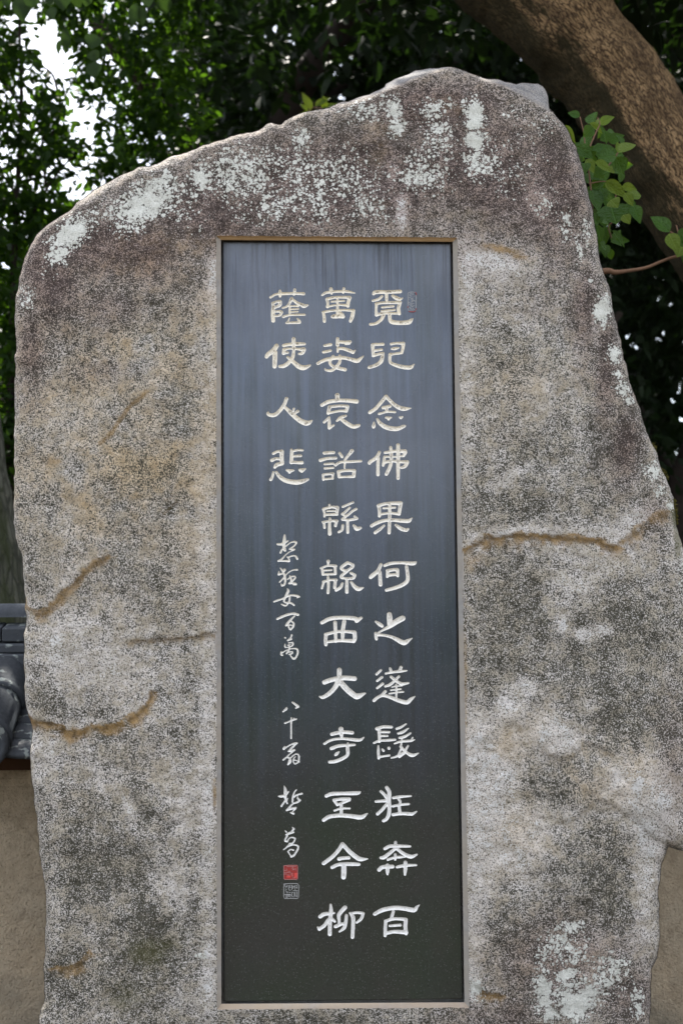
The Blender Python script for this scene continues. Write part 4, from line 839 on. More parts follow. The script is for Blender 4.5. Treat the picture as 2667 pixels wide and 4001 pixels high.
# ------------------------------------------------------------------ tubes (trunks, limbs, twigs)
def tube(name, path, radii, mat, parent=None, seg=12, sub=6, rough=0.0, moss_dir=None, moss_base=0.0, seed=0, rscale=.12):
    """round tapering limb through the points; UV in metres"""
    p = np.array([tuple(q) for q in path], float); r = np.array(radii, float)
    q = np.vstack([2 * p[0] - p[1], p, 2 * p[-1] - p[-2]]); rr = np.concatenate([[r[0]], r, [r[-1]]])
    cp, cr = [], []
    for i in range(1, len(q) - 2):
        for t in np.arange(sub) / sub:
            a, b, c, d = q[i - 1:i + 3]
            cp.append(.5 * ((2*b) + (c-a)*t + (2*a-5*b+4*c-d)*t*t + (3*b-3*c+d-a)*t**3))
            cr.append(rr[i] * (1 - t) + rr[i + 1] * t)
    cp.append(p[-1]); cr.append(r[-1]); cp = np.array(cp); cr = np.array(cr)
    T = np.gradient(cp, axis=0); T /= np.linalg.norm(T, axis=1)[:, None]
    ref = np.array([0, 1.0, 0]) if abs(T[0][1]) < .9 else np.array([1.0, 0, 0])
    V_, uv, ms = [], [], []
    along = 0
    N = None
    for i in range(len(cp)):
        if i: along += np.linalg.norm(cp[i] - cp[i - 1])
        N = ref - T[i] * np.dot(ref, T[i]) if N is None else N - T[i] * np.dot(N, T[i])
        N = N / np.linalg.norm(N); B = np.cross(T[i], N)
        for k in range(seg + 1):
            a = 2 * math.pi * (k % seg) / seg
            n_ = N * math.cos(a) + B * math.sin(a)
            s_ = a * cr[i]
            off = 0
            if rough:
                per = abs(((k % seg) / seg) * 2 - 1) * 9
                off = rough * float(fbm(np.array([per * .35 + seed]), np.array([along / rscale]), 1.0, 4, seed)[0]) * 2
                off += rough * 1.6 * float(fbm(np.array([per * .12 + seed * 2]), np.array([along / .5]), 1.0, 2, seed + 9)[0])
            V_.append(cp[i] + n_ * (cr[i] + off)); uv.append((2 * math.pi * k / seg * cr[0], along))
            ms.append(moss_base + (0 if moss_dir is None else max(0, float(np.dot(n_, moss_dir)))))
    m = seg + 1; F_ = []
    for i in range(len(cp) - 1):
        for k in range(seg): F_.append((i * m + k, i * m + k + 1, (i + 1) * m + k + 1, (i + 1) * m + k))
    if cr[-1] > .001:
        F_.append(tuple((len(cp) - 1) * m + k for k in range(seg)))
    o = mesh_obj(name, np.array(V_), F_, mat)
    ul = o.data.uv_layers.new(name='UVMap')
    li = np.zeros(len(o.data.loops), dtype=np.int32); o.data.loops.foreach_get('vertex_index', li)
    ul.data.foreach_set('uv', np.array(uv, dtype=np.float32)[li].ravel())
    zz = np.zeros(len(V_)); colattr(o, 'moss', (np.array(ms), zz, zz, zz))
    if parent: put(o, parent)
    return o

# ------------------------------------------------------------------ leaves in quantity
def leaf_cloud(name, base, axis, nrm, L, W, mat, parent=None, stuff=True):
    """many six-point leaves as one mesh"""
    n_ = len(base)
    axis = axis / np.linalg.norm(axis, axis=1)[:, None]
    side = np.cross(axis, nrm); side /= np.linalg.norm(side, axis=1)[:, None] + 1e-9
    up = np.cross(side, axis)
    L = L[:, None]; W = W[:, None]
    v = np.stack([base,
        base + axis * L * .33 + side * W * .5 + up * L * .03, base + axis * L * .33 - side * W * .5 + up * L * .03,
        base + axis * L * .70 + side * W * .36 - up * L * .01, base + axis * L * .70 - side * W * .36 - up * L * .01,
        base + axis * L - up * L * .10], 1).reshape(-1, 3)
    k = np.arange(n_) * 6
    me = bpy.data.meshes.new(name)
    tri1 = np.stack([k, k + 1, k + 2], 1); q = np.stack([k + 1, k + 3, k + 4, k + 2], 1); tri2 = np.stack([k + 3, k + 5, k + 4], 1)
    me.vertices.add(len(v)); me.vertices.foreach_set('co', v.astype(np.float32).ravel())
    loops = np.concatenate([tri1, q, tri2], 1).ravel()
    me.loops.add(len(loops)); me.loops.foreach_set('vertex_index', loops.astype(np.int32))
    tot = np.tile([3, 4, 3], n_); st = np.concatenate([[0], np.cumsum(tot)[:-1]])
    me.polygons.add(len(tot)); me.polygons.foreach_set('loop_start', st.astype(np.int32)); me.polygons.foreach_set('loop_total', tot.astype(np.int32))
    me.update(); me.validate()
    me.materials.append(mat)
    o = bpy.data.objects.new(name, me); C.objects.link(o)
    if parent: put(o, parent)
    if stuff: o['kind'] = 'stuff'
    return o
def unit(n_):
    d = rng.normal(size=(n_, 3)); return d / np.linalg.norm(d, axis=1)[:, None]
def sprays(anchor, L, W, per=7, twig=.16, droop=-.3, flat=.6, jit=.25):
    """arrange leaves alternately along little twigs that start at the anchors"""
    n_ = len(anchor)
    td = unit(n_); td[:, 2] = td[:, 2] * .5 + droop * .5; td /= np.linalg.norm(td, axis=1)[:, None]
    side = np.cross(td, unit(n_)); side /= np.linalg.norm(side, axis=1)[:, None]
    B_, A_, N_, l_, w_ = [], [], [], [], []
    for k in range(per):
        t = (k + .5) / per
        B_.append(anchor + td * twig * t)
        s = 1 if k % 2 else -1
        a = td * .7 + side * s * .8 + unit(n_) * jit; a[:, 2] += droop
        A_.append(a)
        nn = unit(n_) * (1 - flat); nn[:, 2] += flat
        N_.append(nn)
        z = rng.uniform(.7, 1.15, n_)
        l_.append(L * z); w_.append(W * z * rng.uniform(.85, 1.1, n_))
    return np.concatenate(B_), np.concatenate(A_), np.concatenate(N_), np.concatenate(l_), np.concatenate(w_)
def world_poly(pts, y):
    q = [ray(x, v, y) for x, v in pts]
    return [(p[0], p[2]) for p in q]

# ------------------------------------------------------------------ tiled earthen wall behind the stone
WY = 1.0
wall = empty('tiled_wall', (0, WY, 0), 'beige earthen wall with a dark tiled roof running behind the boulder', 'wall')
def zz_(v, y): return float(ray(200, v, y)[2])
zt = zz_(3005, WY)
def boxv(x0, x1, y0, y1, z0, z1):
    return [(x0,y0,z0),(x1,y0,z0),(x1,y1,z0),(x0,y1,z0),(x0,y0,z1),(x1,y0,z1),(x1,y1,z1),(x0,y1,z1)]
BF = [(0,3,2,1),(4,5,6,7),(0,1,5,4),(1,2,6,5),(2,3,7,6),(3,0,4,7)]
# plaster body as a gently uneven sheet with real thickness
nx, nz = 90, 24
X0, X1 = -4.0, 4.0
V_, F_ = [], []
xx, zz2 = np.meshgrid(np.linspace(X0, X1, nx + 1), np.linspace(-.02, zt + .02, nz + 1))
yy = WY + fbm(xx + 9, zz2 + 5, .5, 4, 6) * .02
pl = np.stack([xx.ravel(), yy.ravel(), zz2.ravel()], 1)
pl2 = pl.copy(); pl2[:, 1] = 2 * (WY + .22) - pl2[:, 1]
m = nx + 1
for j in range(nz):
    for i in range(nx): F_.append((j*m+i, j*m+i+1, (j+1)*m+i+1, (j+1)*m+i))
o0 = len(pl)
F2 = [tuple(o0 + k for k in f[::-1]) for f in F_]
edge = []
for j in range(nz):
    edge += [(j*m, (j+1)*m, o0+(j+1)*m, o0+j*m), (j*m+nx, o0+j*m+nx, o0+(j+1)*m+nx, (j+1)*m+nx)]
for i in range(nx): edge.append((nz*m+i, nz*m+i+1, o0+nz*m+i+1, o0+nz*m+i))
put(mesh_obj('plaster_body', np.vstack([pl, pl2]), F_ + F2 + edge, M_PLASTER), wall)
# dark timber under the eaves
ye = .66
for y0, y1, va, vb in ((WY - .10, WY + .54, 2962, 3008), (WY - .27, WY + .70, 2925, 2955)):
    a, b = zz_(va, y0), zz_(vb, y0)
    put(mesh_obj('eave_board', boxv(X0, X1, y0, y1, b, a), BF, M_WOOD, None, False), wall)
zr = zz_(2396, .97); rr_ = (zz_(2345, .97) - zz_(2445, .97)) / 2
def half_round(L, r, th=.014, seg=14, lip=.012, a0=-.15, a1=math.pi + .15):
    """a barrel tile along +X, open below, with a thicker lip at its end"""
    V_, F_ = [], []
    prof = ((0, 1.0), (L - .03, 1.0), (L - .03, 1 + lip / r), (L, 1 + lip / r))
    for x, k in prof:
        for s in range(seg + 1):
            a = a0 + (a1 - a0) * s / seg
            V_.append((x, r * k * math.cos(a), r * k * math.sin(a)))
    for x, k in reversed(prof):
        for s in range(seg + 1):
            a = a0 + (a1 - a0) * s / seg
            V_.append((x, (r * k - th) * math.cos(a), (r * k - th) * math.sin(a)))
    m_ = seg + 1; n_ = len(prof) * 2
    for i in range(n_):
        for s in range(seg): F_.append((i*m_+s, i*m_+s+1, ((i+1)%n_)*m_+s+1, ((i+1)%n_)*m_+s))
    for s in (0, seg): F_.append(tuple(i * m_ + s for i in range(n_)))
    return V_, F_
v_, f_ = half_round(.30, rr_ * .92)
proto = mesh_obj('ridge_tile', v_, f_, M_TILE); put(proto, wall)
xs = np.arange(-2.95, 2.7, .285)
proto.location = (xs[0], .97, zr - rr_ * .15)
for x in xs[1:]:
    linked(proto, wall, (x, .97 + random.uniform(-.003, .003), zr - rr_ * .15 + random.uniform(-.002, .002)), (random.uniform(-.02, .02), 0, 0))
# noshi: stacked flat tiles under the ridge
zl = [2447, 2512, 2552, 2606]
for k in range(3):
    yk = .97 - .085 - .018 * k
    a, b = zz_(zl[k], yk), zz_(zl[k + 1], yk)
    th = (a - b) * .82; ln = .27
    hw = .085 + .018 * k
    V_ = []
    for x in (0, ln - .004):
        V_ += [(x, -hw, -.004 - th), (x, -hw, -.004), (x, 0, .014), (x, hw, -.004), (x, hw, -.004 - th), (x, 0, .014 - th)]
    F_ = [(0,1,7,6),(1,2,8,7),(2,3,9,8),(3,4,10,9),(4,5,11,10),(5,0,6,11),(0,5,4,3,2,1),(6,7,8,9,10,11)]
    pr = mesh_obj('flat_ridge_tile', V_, F_, M_TILE, None, False); put(pr, wall)
    bv = pr.modifiers.new('bevel', 'BEVEL'); bv.width = .004; bv.segments = 2
    st = -2.95 + .09 * k
    pr.location = (st, .97, a)
    for j, x in enumerate(np.arange(st + ln, 2.7, ln)):
        linked(pr, wall, (x, .97 + random.uniform(-.004, .004), a + random.uniform(-.0015, .0015)))
# sloping rows on both sides of the ridge
ztop, zbot = zz_(2600, .93), zz_(2905, .58)
run = .36; slope = math.atan2(ztop - zbot, run) * .88
Ls = run / math.cos(slope)
rb = .078
vb_, fb_ = half_round(Ls * .54, rb, .015, 14, .008)
pitch = .285
xc = float(ray(8, 2700, .80)[0])
first = {}
def place(kind, make, loc, rot):
    if kind not in first:
        o = make(); put(o, wall); first[kind] = o; o.location = loc; o.rotation_euler = rot; return o
    return linked(first[kind], wall, loc, rot)
def mk_barrel(): return mesh_obj('barrel_tile', vb_, fb_, M_TILE)
def mk_disc():
    V_, F_ = [], []; seg = 20
    for x, r in ((0, rb * 1.04), (.026, rb * 1.04), (.026, rb * .82), (.018, rb * .78), (.018, rb * .35), (.026, rb * .28)):
        for s in range(seg): V_.append((x, r * math.cos(2*math.pi*s/seg), r * math.sin(2*math.pi*s/seg)))
    for i in range(5):
        for s in range(seg): F_.append((i*seg+s, i*seg+(s+1)%seg, (i+1)*seg+(s+1)%seg, (i+1)*seg+s))
    F_.append(tuple(range(seg))[::-1]); F_.append(tuple(5*seg+s for s in range(seg)))
    return mesh_obj('eave_disc', V_, F_, M_TILE)
def mk_pan():
    V_, F_ = [], []; w = pitch * .5 + .02; L = Ls * .36; nx_ = 8
    for th in (0, -.016):
        for x in (0, L):
            for s in range(nx_ + 1):
                t = s / nx_ * 2 - 1
                V_.append((x, w * t, .030 * t * t + th))
    m_ = nx_ + 1
    for s in range(nx_):
        F_ += [(s, s+1, m_+s+1, m_+s), (2*m_+s, 3*m_+s, 3*m_+s+1, 2*m_+s+1), (m_+s, m_+s+1, 3*m_+s+1, 3*m_+s), (s, 2*m_+s, 2*m_+s+1, s+1)]
    F_ += [(0, m_, 3*m_, 2*m_), (nx_, 2*m_+nx_, 3*m_+nx_, m_+nx_)]
    return mesh_obj('pan_tile', V_, F_, M_TILE)
for sd in (-1, 1):
    az = -math.pi / 2 if sd < 0 else math.pi / 2
    y0 = .97 + sd * .045
    for x in np.arange(xc - 6 * pitch, 2.6, pitch):
        for h in range(2):
            dx = h * Ls * .5
            place('b', mk_barrel, (x + random.uniform(-.003, .003), y0 + sd * dx * math.cos(slope), ztop + .012 - dx * math.sin(slope) - rb * .35), (0, slope, az))
        place('d', mk_disc, (x, y0 + sd * (Ls * 1.035) * math.cos(slope), ztop + .012 - Ls * 1.035 * math.sin(slope) - rb * .35), (0, slope * .4, az))
        for h in range(4):
            dx = Ls * (.0 + .225 * h)
            place('p', mk_pan, (x + pitch / 2, y0 + sd * dx * math.cos(slope), ztop - .045 - dx * math.sin(slope) - rb * .30 + .002 * h), (0, slope * .86, az))
core = [(-4, .97-.07, ztop-.06), (-4, .97-.32, zbot+.0), (-4, .97-.32, zbot-.03), (-4, .97+.32, zbot-.03), (-4, .97+.32, zbot), (-4, .97+.07, ztop-.06)]
V_ = core + [(4, y, z) for _, y, z in core]
F_ = [(i, (i+1) % 6, 6 + (i+1) % 6, 6 + i) for i in range(6)] + [(5,4,3,2,1,0), (6,7,8,9,10,11)]
put(mesh_obj('roof_core', V_, F_, mat_plain('roof_clay', (.10,.085,.07), .95, .1), None, False), wall)

# ------------------------------------------------------------------ the leaning tree at the upper right
TY = 1.75
lean = empty('leaning_tree', tuple(ray(2880, 3700, TY)[:2]) + (0,), 'thick rough brown trunk leaning over the boulder from the upper right', 'tree')
tp = [(3400, 4600, 340), (3400, 3300, 285), (3320, 2300, 250), (3100, 1500, 220), (2860, 1060, 190), (2680, 770, 180), (2528, 530, 180), (2375, 300, 190), (2195, 100, 205), (1990, -90, 212), (1760, -290, 215), (1350, -560, 215), (1000, -900, 180)]
k_ = (TY - CAM[1]) / FPX
tube('trunk', [P(u, v, TY + (.25 if v < 0 else 0) * (-v / 900)) for u, v, r in tp], [r * k_ for u, v, r in tp], M_BARK, lean, seg=72, sub=30, rough=.026,
     moss_dir=np.array([-.80, -.1, -.62]), seed=4)
# little knot ridge and bark burls
tube('limb', [P(2600, 640, TY + .15), P(2800, 300, TY + .6), P(3050, -200, TY + 1.0), P(3300, -900, TY + 1.4)], [.10, .085, .07, .04], M_BARK, lean, seg=20, sub=10, rough=.01, moss_dir=np.array([-.8, 0, -.6]), seed=8)
def shade_canopy(n_, x0, x1, y0, y1, z0, z1, L=.10, W=.045, per=7, twig=.25, mat=None, name='crown', parent=None):
    a = np.stack([rng.uniform(x0, x1, n_), rng.uniform(y0, y1, n_), rng.uniform(z0, z1, n_)], 1)
    keep = fbm(a[:, 0] + 3, a[:, 1] + a[:, 2] * .7, 1.3, 3, 77) + rng.uniform(-.25, .25, n_) > -.16
    a = a[keep]
    return leaf_cloud(name, *sprays(a, L, W, per, twig), mat or M_LEAF_D, parent)
shade_canopy(1100, .1, 4.5, 1.0, 2.6, 4.3, 5.2, .13, .06, 7, .3, M_LEAF_D, 'crown', lean)  # out-of-view leaves added to block front sky light from the grove
shade_canopy(4600, -1.0, 5.5, 1.8, 6.5, 4.5, 6.8, .13, .06, 7, .3, M_LEAF_D, 'crown', lean)  # higher unseen leaf layer, added to shade the grove

# ------------------------------------------------------------------ grey trunk at the left edge
LY = 2.1
k2 = (LY - CAM[1]) / FPX
grey = empty('grey_trunked_tree', tuple(ray(-150, 3000, LY)[:2]) + (0,), 'grey trunk at the left edge rising behind the tiled wall', 'tree')
tube('trunk', [P(-120, 4400, LY), P(-135, 3000, LY), P(-150, 2360, LY), P(-175, 2100, LY), P(-205, 1880, LY), P(-235, 1660, LY), P(-330, 1200, LY), P(-420, 500, LY), P(-480, -300, LY + .3)],
     [300*k2, 268*k2, 245*k2, 238*k2, 230*k2, 228*k2, 200*k2, 170*k2, 130*k2], M_BARK_GREY, grey, seg=40, sub=12, rough=.012, moss_dir=np.array([.5, -.4, .1]), seed=14)
a = np.stack([rng.uniform(-3.6, -1.9, 500), rng.uniform(1.6, 3.2, 500), rng.uniform(3.9, 5.4, 500)], 1)
leaf_cloud('crown', *sprays(a, .09, .04, 7, .2), M_LEAF_D, grey)

# ------------------------------------------------------------------ small-leaved tree that fills the upper left
Y0 = 3.1
thin = empty('small_leaved_tree', tuple(ray(60, 2000, Y0)[:2]) + (0,), 'slender small-leaved tree, sky shining through its backlit leaves at upper left', 'tree')
k3 = (Y0 - CAM[1]) / FPX
tube('trunk', [P(20, 4000, Y0), P(35, 2000, Y0), P(48, 1300, Y0), P(60, 900, Y0), P(80, 560, Y0), P(84, 300, Y0), P(78, 100, Y0), P(95, -200, Y0), P(120, -600, Y0)], [.035, .024, .018, .014, .011, .009, .007, .005, .003], M_STEM, thin, 10, 6)
a = np.stack([rng.uniform(-3.4, -.7, 420), rng.uniform(2.4, 5.2, 420), rng.uniform(5.1, 6.2, 420)], 1)
leaf_cloud('crown', *sprays(a, .10, .05, 7, .2), M_LEAF_D, thin)  # high leaves out of view, added to hold back sun on the tree below
LIMBS = [[(60, 800), (190, 560), (255, 380), (330, 235), (420, 80)], [(55, 1000), (170, 760), (300, 600), (470, 520)], [(84, 420), (20, 330), (-60, 280)], [(65, 760), (-40, 620), (-160, 560)], [(240, 420), (210, 300), (170, 260)], [(48, 1300), (150, 1050), (300, 880), (520, 760)], [(180, 720), (165, 560), (200, 480)]]
for i, l in enumerate(LIMBS):
    tube('branch', [P(u, v, Y0 + .05 * j * (-1) ** i) for j, (u, v) in enumerate(l)], [.008, .006, .0045, .003, .002][:len(l)], M_STEM, thin, 7, 5)
Z7 = lambda s: [(float(q.split(',')[0]) / 3.484, float(q.split(',')[1]) / 3.484) for q in s.split()]
GAPS = [Z7('300,350 400,230 560,200 640,130 690,250 720,400 740,640 850,720 990,830 920,900 780,850 700,950 460,940 330,900 350,750 470,640 600,600 470,480 350,420'),
        Z7('640,1000 760,930 1100,840 1210,930 1180,1050 1050,1060 900,1180 840,1230 780,1270 690,1200 720,1100'),
        Z7('960,1330 1150,1320 1260,1320 1410,1290 1450,1440 1350,1560 1100,1620 1210,1690 1240,1790 1000,1860 950,1700 1000,1500'),
        Z7('1150,400 1280,330 1260,470 1170,510'), Z7('1480,590 1560,600 1560,900 1470,930'), Z7('780,560 830,440 920,390 930,470 820,580'),
        Z7('520,1900 620,1880 610,2000 530,1970'), Z7('1380,1860 1560,1880 1560,2100 1340,2080'), Z7('40,500 100,540 60,680 20,640'), Z7('100,180 160,180 150,230 80,240')]
def in_gaps(pos, yref, grow=0.0):
    bad = np.zeros(len(pos), bool)
    for gp in GAPS:
        bad |= poly_sdf(pos[:, 0], pos[:, 2], world_poly(gp, yref)) > -grow
    return bad
def crown_sample(n_, u0, u1, v0, v1, ya, yb):
    y = rng.uniform(ya, yb, n_)
    c0, c1 = ray(u0, v0, Y0), ray(u1, v1, Y0)
    return np.stack([rng.uniform(min(c0[0], c1[0]), max(c0[0], c1[0]), n_), y, rng.uniform(min(c0[2], c1[2]), max(c0[2], c1[2]), n_)], 1)
a = crown_sample(4300, -500, 760, -350, 1900, Y0 - .22, Y0 + .22)
b_, x_, n2, l_, w_ = sprays(a, .066, .030, 6, .17, -.25, .35, .4)
den = fbm(b_[:, 0] + 5, b_[:, 2], .16, 3, 123) + rng.uniform(-.12, .12, len(b_))
keep = (den > -.18) & ~in_gaps(b_ + x_ / np.linalg.norm(x_, axis=1)[:, None] * .03, Y0, .013)
b_, x_, n2, l_, w_ = (q[keep] for q in (b_, x_, n2, l_, w_))
# the nearest of them that the picture shows are single leaves, the rest one crown
pu, pv2 = project(b_)
cand = np.nonzero((pu > 0) & (pu < 700) & (pv2 > 0) & (pv2 < 900))[0]
cand = cand[np.argsort(b_[cand, 1])][:260]
msk = np.ones(len(b_), bool); msk[cand] = False
leaf_cloud('crown', b_[msk], x_[msk], n2[msk], l_[msk], w_[msk], M_LEAF_L, thin)
# ---- a proper single leaf, base at the origin, along +Y, normal +Z
def leaf_mesh(name, w, mat, fold=.12, droop=.12, ns=7):
    V_, F_ = [], []
    for i in range(ns + 1):
        t = i / ns
        wd = w * 1.08 * math.sin(math.pi * t ** .82) ** .85 * (1 - .30 * t ** 2) if 0 < i < ns else 0.0
        z = -droop * t * t
        V_ += [(-wd / 2, t, z + wd * fold), (0, t, z), (wd / 2, t, z + wd * fold)]
    for i in range(ns):
        F_ += [(3*i, 3*i+1, 3*i+4, 3*i+3), (3*i+1, 3*i+2, 3*i+5, 3*i+4)]
    me = bpy.data.meshes.new(name); me.from_pydata(V_, [], F_); me.update(); me.shade_smooth(); me.materials.append(mat)
    return me
def place_leaf(me, base, tip, nrm, parent, name='leaf', wk=1.0):
    base, tip = Vector(base), Vector(tip)
    y = (tip - base); L = y.length; y.normalize()
    z = Vector(nrm); z = (z - y * z.dot(y)).normalized(); x = y.cross(z)
    o = bpy.data.objects.new(name, me); C.objects.link(o)
    M = Matrix((x, y, z)).transposed().to_4x4(); M.translation = base
    o.parent = parent; o.matrix_parent_inverse = Matrix.Translation(-parent.location)
    o.matrix_basis = M @ Matrix.Diagonal((L * wk, L, L, 1))
    return o
LM_L = [leaf_mesh('leaf', .44, M_LEAF_L, .1, .18), leaf_mesh('leaf', .40, M_LEAF_L, .16, .05), leaf_mesh('leaf', .47, M_LEAF_L, .05, .26)]
for i in cand:
    ax = x_[i] / np.linalg.norm(x_[i])
    place_leaf(LM_L[i % 3], b_[i], b_[i] + ax * l_[i], n2[i], thin)

# ------------------------------------------------------------------ overhanging branch at the very top
HY = 2.0
hang = empty('overhanging_branch', tuple(ray(300, -80, HY)), 'branch with large dull green leaves hanging into the top left corner', 'branch')
tube('twig', [P(-300, -120, HY), P(0, -90, HY), P(300, -80, HY), P(560, -60, HY), P(800, -120, HY + .1), P(1200, -300, HY + .5)], [.006, .007, .008, .009, .011, .014], M_STEM, hang, 8, 5)
HL = '40,-30 62,62 60;150,-20 150,140 125;220,-40 210,60 90;420,-60 430,62 150;600,-40 580,45 110;520,-50 530,62 90;930,20 895,182 72;965,30 975,178 62;1110,-20 1130,100 112;1300,-40 1315,25 80;345,50 362,130 60;445,190 450,368 74;410,270 392,372 44;240,180 250,210 40;0,-30 10,60 60;700,-40 690,30 90;350,-60 330,40 90;1000,-50 1010,40 100;640,230 625,330 90;630,340 650,420 80;640,420 640,530 110;660,560 640,600 90'
LM_H = [leaf_mesh('leaf', .55, M_LEAF_H, .08, .1), leaf_mesh('leaf', .5, M_LEAF_H, .14, .16)]
for i, s in enumerate(HL.split(';')):
    a_, b2, w2 = s.split(); a_ = [float(q) / 1.742 for q in a_.split(',')]; b2 = [float(q) / 1.742 for q in b2.split(',')]
    L_ = math.hypot(b2[0] - a_[0], b2[1] - a_[1]); yb = HY + random.uniform(-.06, .06)
    place_leaf(LM_H[i % 2], ray(*a_, yb), ray(*b2, yb + random.uniform(-.02, .03)), (random.uniform(-.4, .4), -1, random.uniform(-.2, .5)), hang, wk=min(1.8, max(.7, float(w2) / 1.742 / L_ / .5)))

# ------------------------------------------------------------------ camellia beside the stone
CY = .42
cam_t = empty('camellia_shoot', tuple(ray(2330, 1060, CY)), 'glossy green camellia shoot beside the right shoulder of the boulder', 'shrub')
Z3 = lambda q: (1767 + float(q.split(',')[0]) / 1.742, float(q.split(',')[1]) / 1.742)
CL = '865,795 783,762 50 c;960,870 885,928 90 c;930,838 1025,905 44 y;1000,845 1090,785 72 y;1030,885 1052,980 38 c;765,850 835,970 44 y;850,1000 948,1070 78 c;1125,1040 1252,950 74 y;1108,1062 990,1065 92 c;965,1100 1096,1160 62 y;1112,1068 1165,1188 104 c;905,1085 972,1166 84 y;1030,1150 955,1205 70 c;1035,1235 925,1270 96 c;1040,1232 1182,1340 74 y;1150,1268 1252,1282 62 y;1180,1335 1292,1318 72 y;1170,1312 1228,1392 62 y;935,1295 1005,1430 104 c;1005,1280 1060,1405 74 c;1075,1395 1115,1512 150 c;1175,1390 1235,1450 84 c;1228,1398 1275,1512 62 c;1160,1462 1205,1515 64 y;1082,1568 1182,1680 34 c;1045,1540 1040,1650 60 c;985,1540 1012,1640 60 c;875,1040 900,1092 60 c;880,1190 930,1240 70 c;920,1210 1020,1190 80 c;1100,1180 1030,1120 50 y;1075,1360 1120,1400 70 y;830,970 880,1060 60 c;950,1420 960,1500 70 c;1130,1040 1120,960 40 y;985,845 980,800 16 y;940,1460 1000,1530 70 c;960,1600 975,1720 80 c;1000,1650 1050,1700 50 c;895,1110 890,1180 60 c'
LM_C = [leaf_mesh('leaf', .66, M_LEAF_C, .20, .14, 9), leaf_mesh('leaf', .62, M_LEAF_C, .30, .22, 9)]
LM_Y = [leaf_mesh('leaf', .62, M_LEAF_Y, .26, .16, 9), leaf_mesh('leaf', .60, M_LEAF_Y, .16, .26, 9)]
def put_leaves(s, parent, cy, spread=.10):
    for i, e in enumerate(s.split(';')):
        a_, b2, w2, kd = e.split(); a_, b2 = Z3(a_), Z3(b2)
        L_ = math.hypot(b2[0] - a_[0], b2[1] - a_[1]); yb = cy + random.uniform(-spread, spread)
        me = (LM_Y if kd == 'y' else LM_C)[i % 2]
        place_leaf(me, ray(*a_, yb), ray(*b2, yb + random.uniform(-.03, .03)), (random.uniform(-.5, .3), -1, random.uniform(0, .8)), parent, wk=min(2.2, max(.5, float(w2) / 1.742 / L_ / .58)))
put_leaves(CL, cam_t, CY)
for k in range(70):
    u0, v0 = random.gauss(1000, 90), random.uniform(850, 1720)
    u0 = max(u0, 800 + (v0 - 850) * .2)
    an = random.uniform(0, 6.28); L0 = random.uniform(70, 115)
    yb = CY + random.uniform(.12, .34); k4 = (yb - CAM[1]) / (CY - CAM[1])
    a_, b2 = Z3('%f,%f' % (u0, v0)), Z3('%f,%f' % (u0 + math.cos(an) * L0, v0 + math.sin(an) * L0))
    place_leaf(LM_C[k % 2], ray(*a_, yb), ray(*b2, yb + random.uniform(-.03, .03)), (random.uniform(-.8, .8), -1, random.uniform(-.4, .8)), cam_t)
for st, r in (('900,990 890,900 865,795', 3), ('930,1005 975,900 1000,845 985,800', 3.2), ('960,1600 940,1300 925,1150 930,1005', 4.5), ('955,1475 1030,1430 1110,1330 1040,1235', 3.5), ('1035,1160 1080,1100 1120,1045 1150,990', 3.4), ('1080,1620 1060,1540 1110,1500', 3), ('925,1250 1040,1235 1150,1275', 2.8), ('900,3600 960,2600 960,1900 960,1600', 7)):
    pts = [Z3(q) for q in st.split()]
    tube('twig', [P(u, v, CY + .02) for u, v in pts], [r * (CY - CAM[1]) / FPX * k for k in np.linspace(1, .6, len(pts))], M_TWIG, cam_t, 7, 4)
BY = .95
br = empty('bare_branch', tuple(ray(2640, 1003, BY)), 'thin brown branch with a few broad leaves at the right edge, reaching behind the boulder', 'branch')
tube('twig', [P(2300, 1070, BY), P(2370, 1058, BY), P(2400, 1064, BY), P(2450, 1058, BY), P(2520, 1046, BY), P(2590, 1018, BY), P(2640, 1002, BY), P(2760, 985, BY)], [.011, .010, .0085, .006, .0055, .005, .005, .006], M_TWIG, br, 9, 5)
tube('twig', [P(2700, 1010, BY), P(2650, 930, BY - .02), P(2615, 905, BY - .03)], [.004, .003, .002], M_TWIG, br, 7, 4)
tube('twig', [P(2710, 1100, BY), P(2660, 960, BY - .02), P(2640, 880, BY - .03)], [.004, .003, .002], M_TWIG, br, 7, 4)
put_leaves('1475,1580 1352,1463 98 c;1470,1590 1535,1705 84 y;1565,1600 1555,1690 60 c;1600,1560 1530,1650 80 c;1560,1680 1530,1740 70 y;1610,1700 1560,1780 70 c', br, BY - .03, .03)

# ------------------------------------------------------------------ dark grove behind
SKYHOLES = [[(1165, 335), (1215, 345), (1225, 390), (1290, 370), (1325, 395), (1300, 470), (1160, 470)], [(2370, -20), (2420, 0), (2470, 120), (2440, 130)], [(2440, 150), (2490, 130), (2500, 190), (2460, 200)],
            [(1330, 40), (1355, 40), (1350, 65), (1325, 60)], [(1325, 215), (1360, 215), (1365, 250), (1340, 255)], [(2640, 1220), (2667, 1225), (2665, 1255), (2640, 1250)], [(2595, 1490), (2620, 1495), (2615, 1515)], [(2620, 1790), (2645, 1795), (2635, 1815)]]
def drop_holes(q, y):
    bad = np.zeros(len(q[0]), bool)
    tip = q[0] + q[1] / np.linalg.norm(q[1], axis=1)[:, None] * q[3][:, None] * .5
    for h_ in SKYHOLES:
        bad |= poly_sdf(tip[:, 0], tip[:, 2], world_poly(h_, y)) > -.45 * q[3].mean()
    return tuple(c[~bad] for c in q)
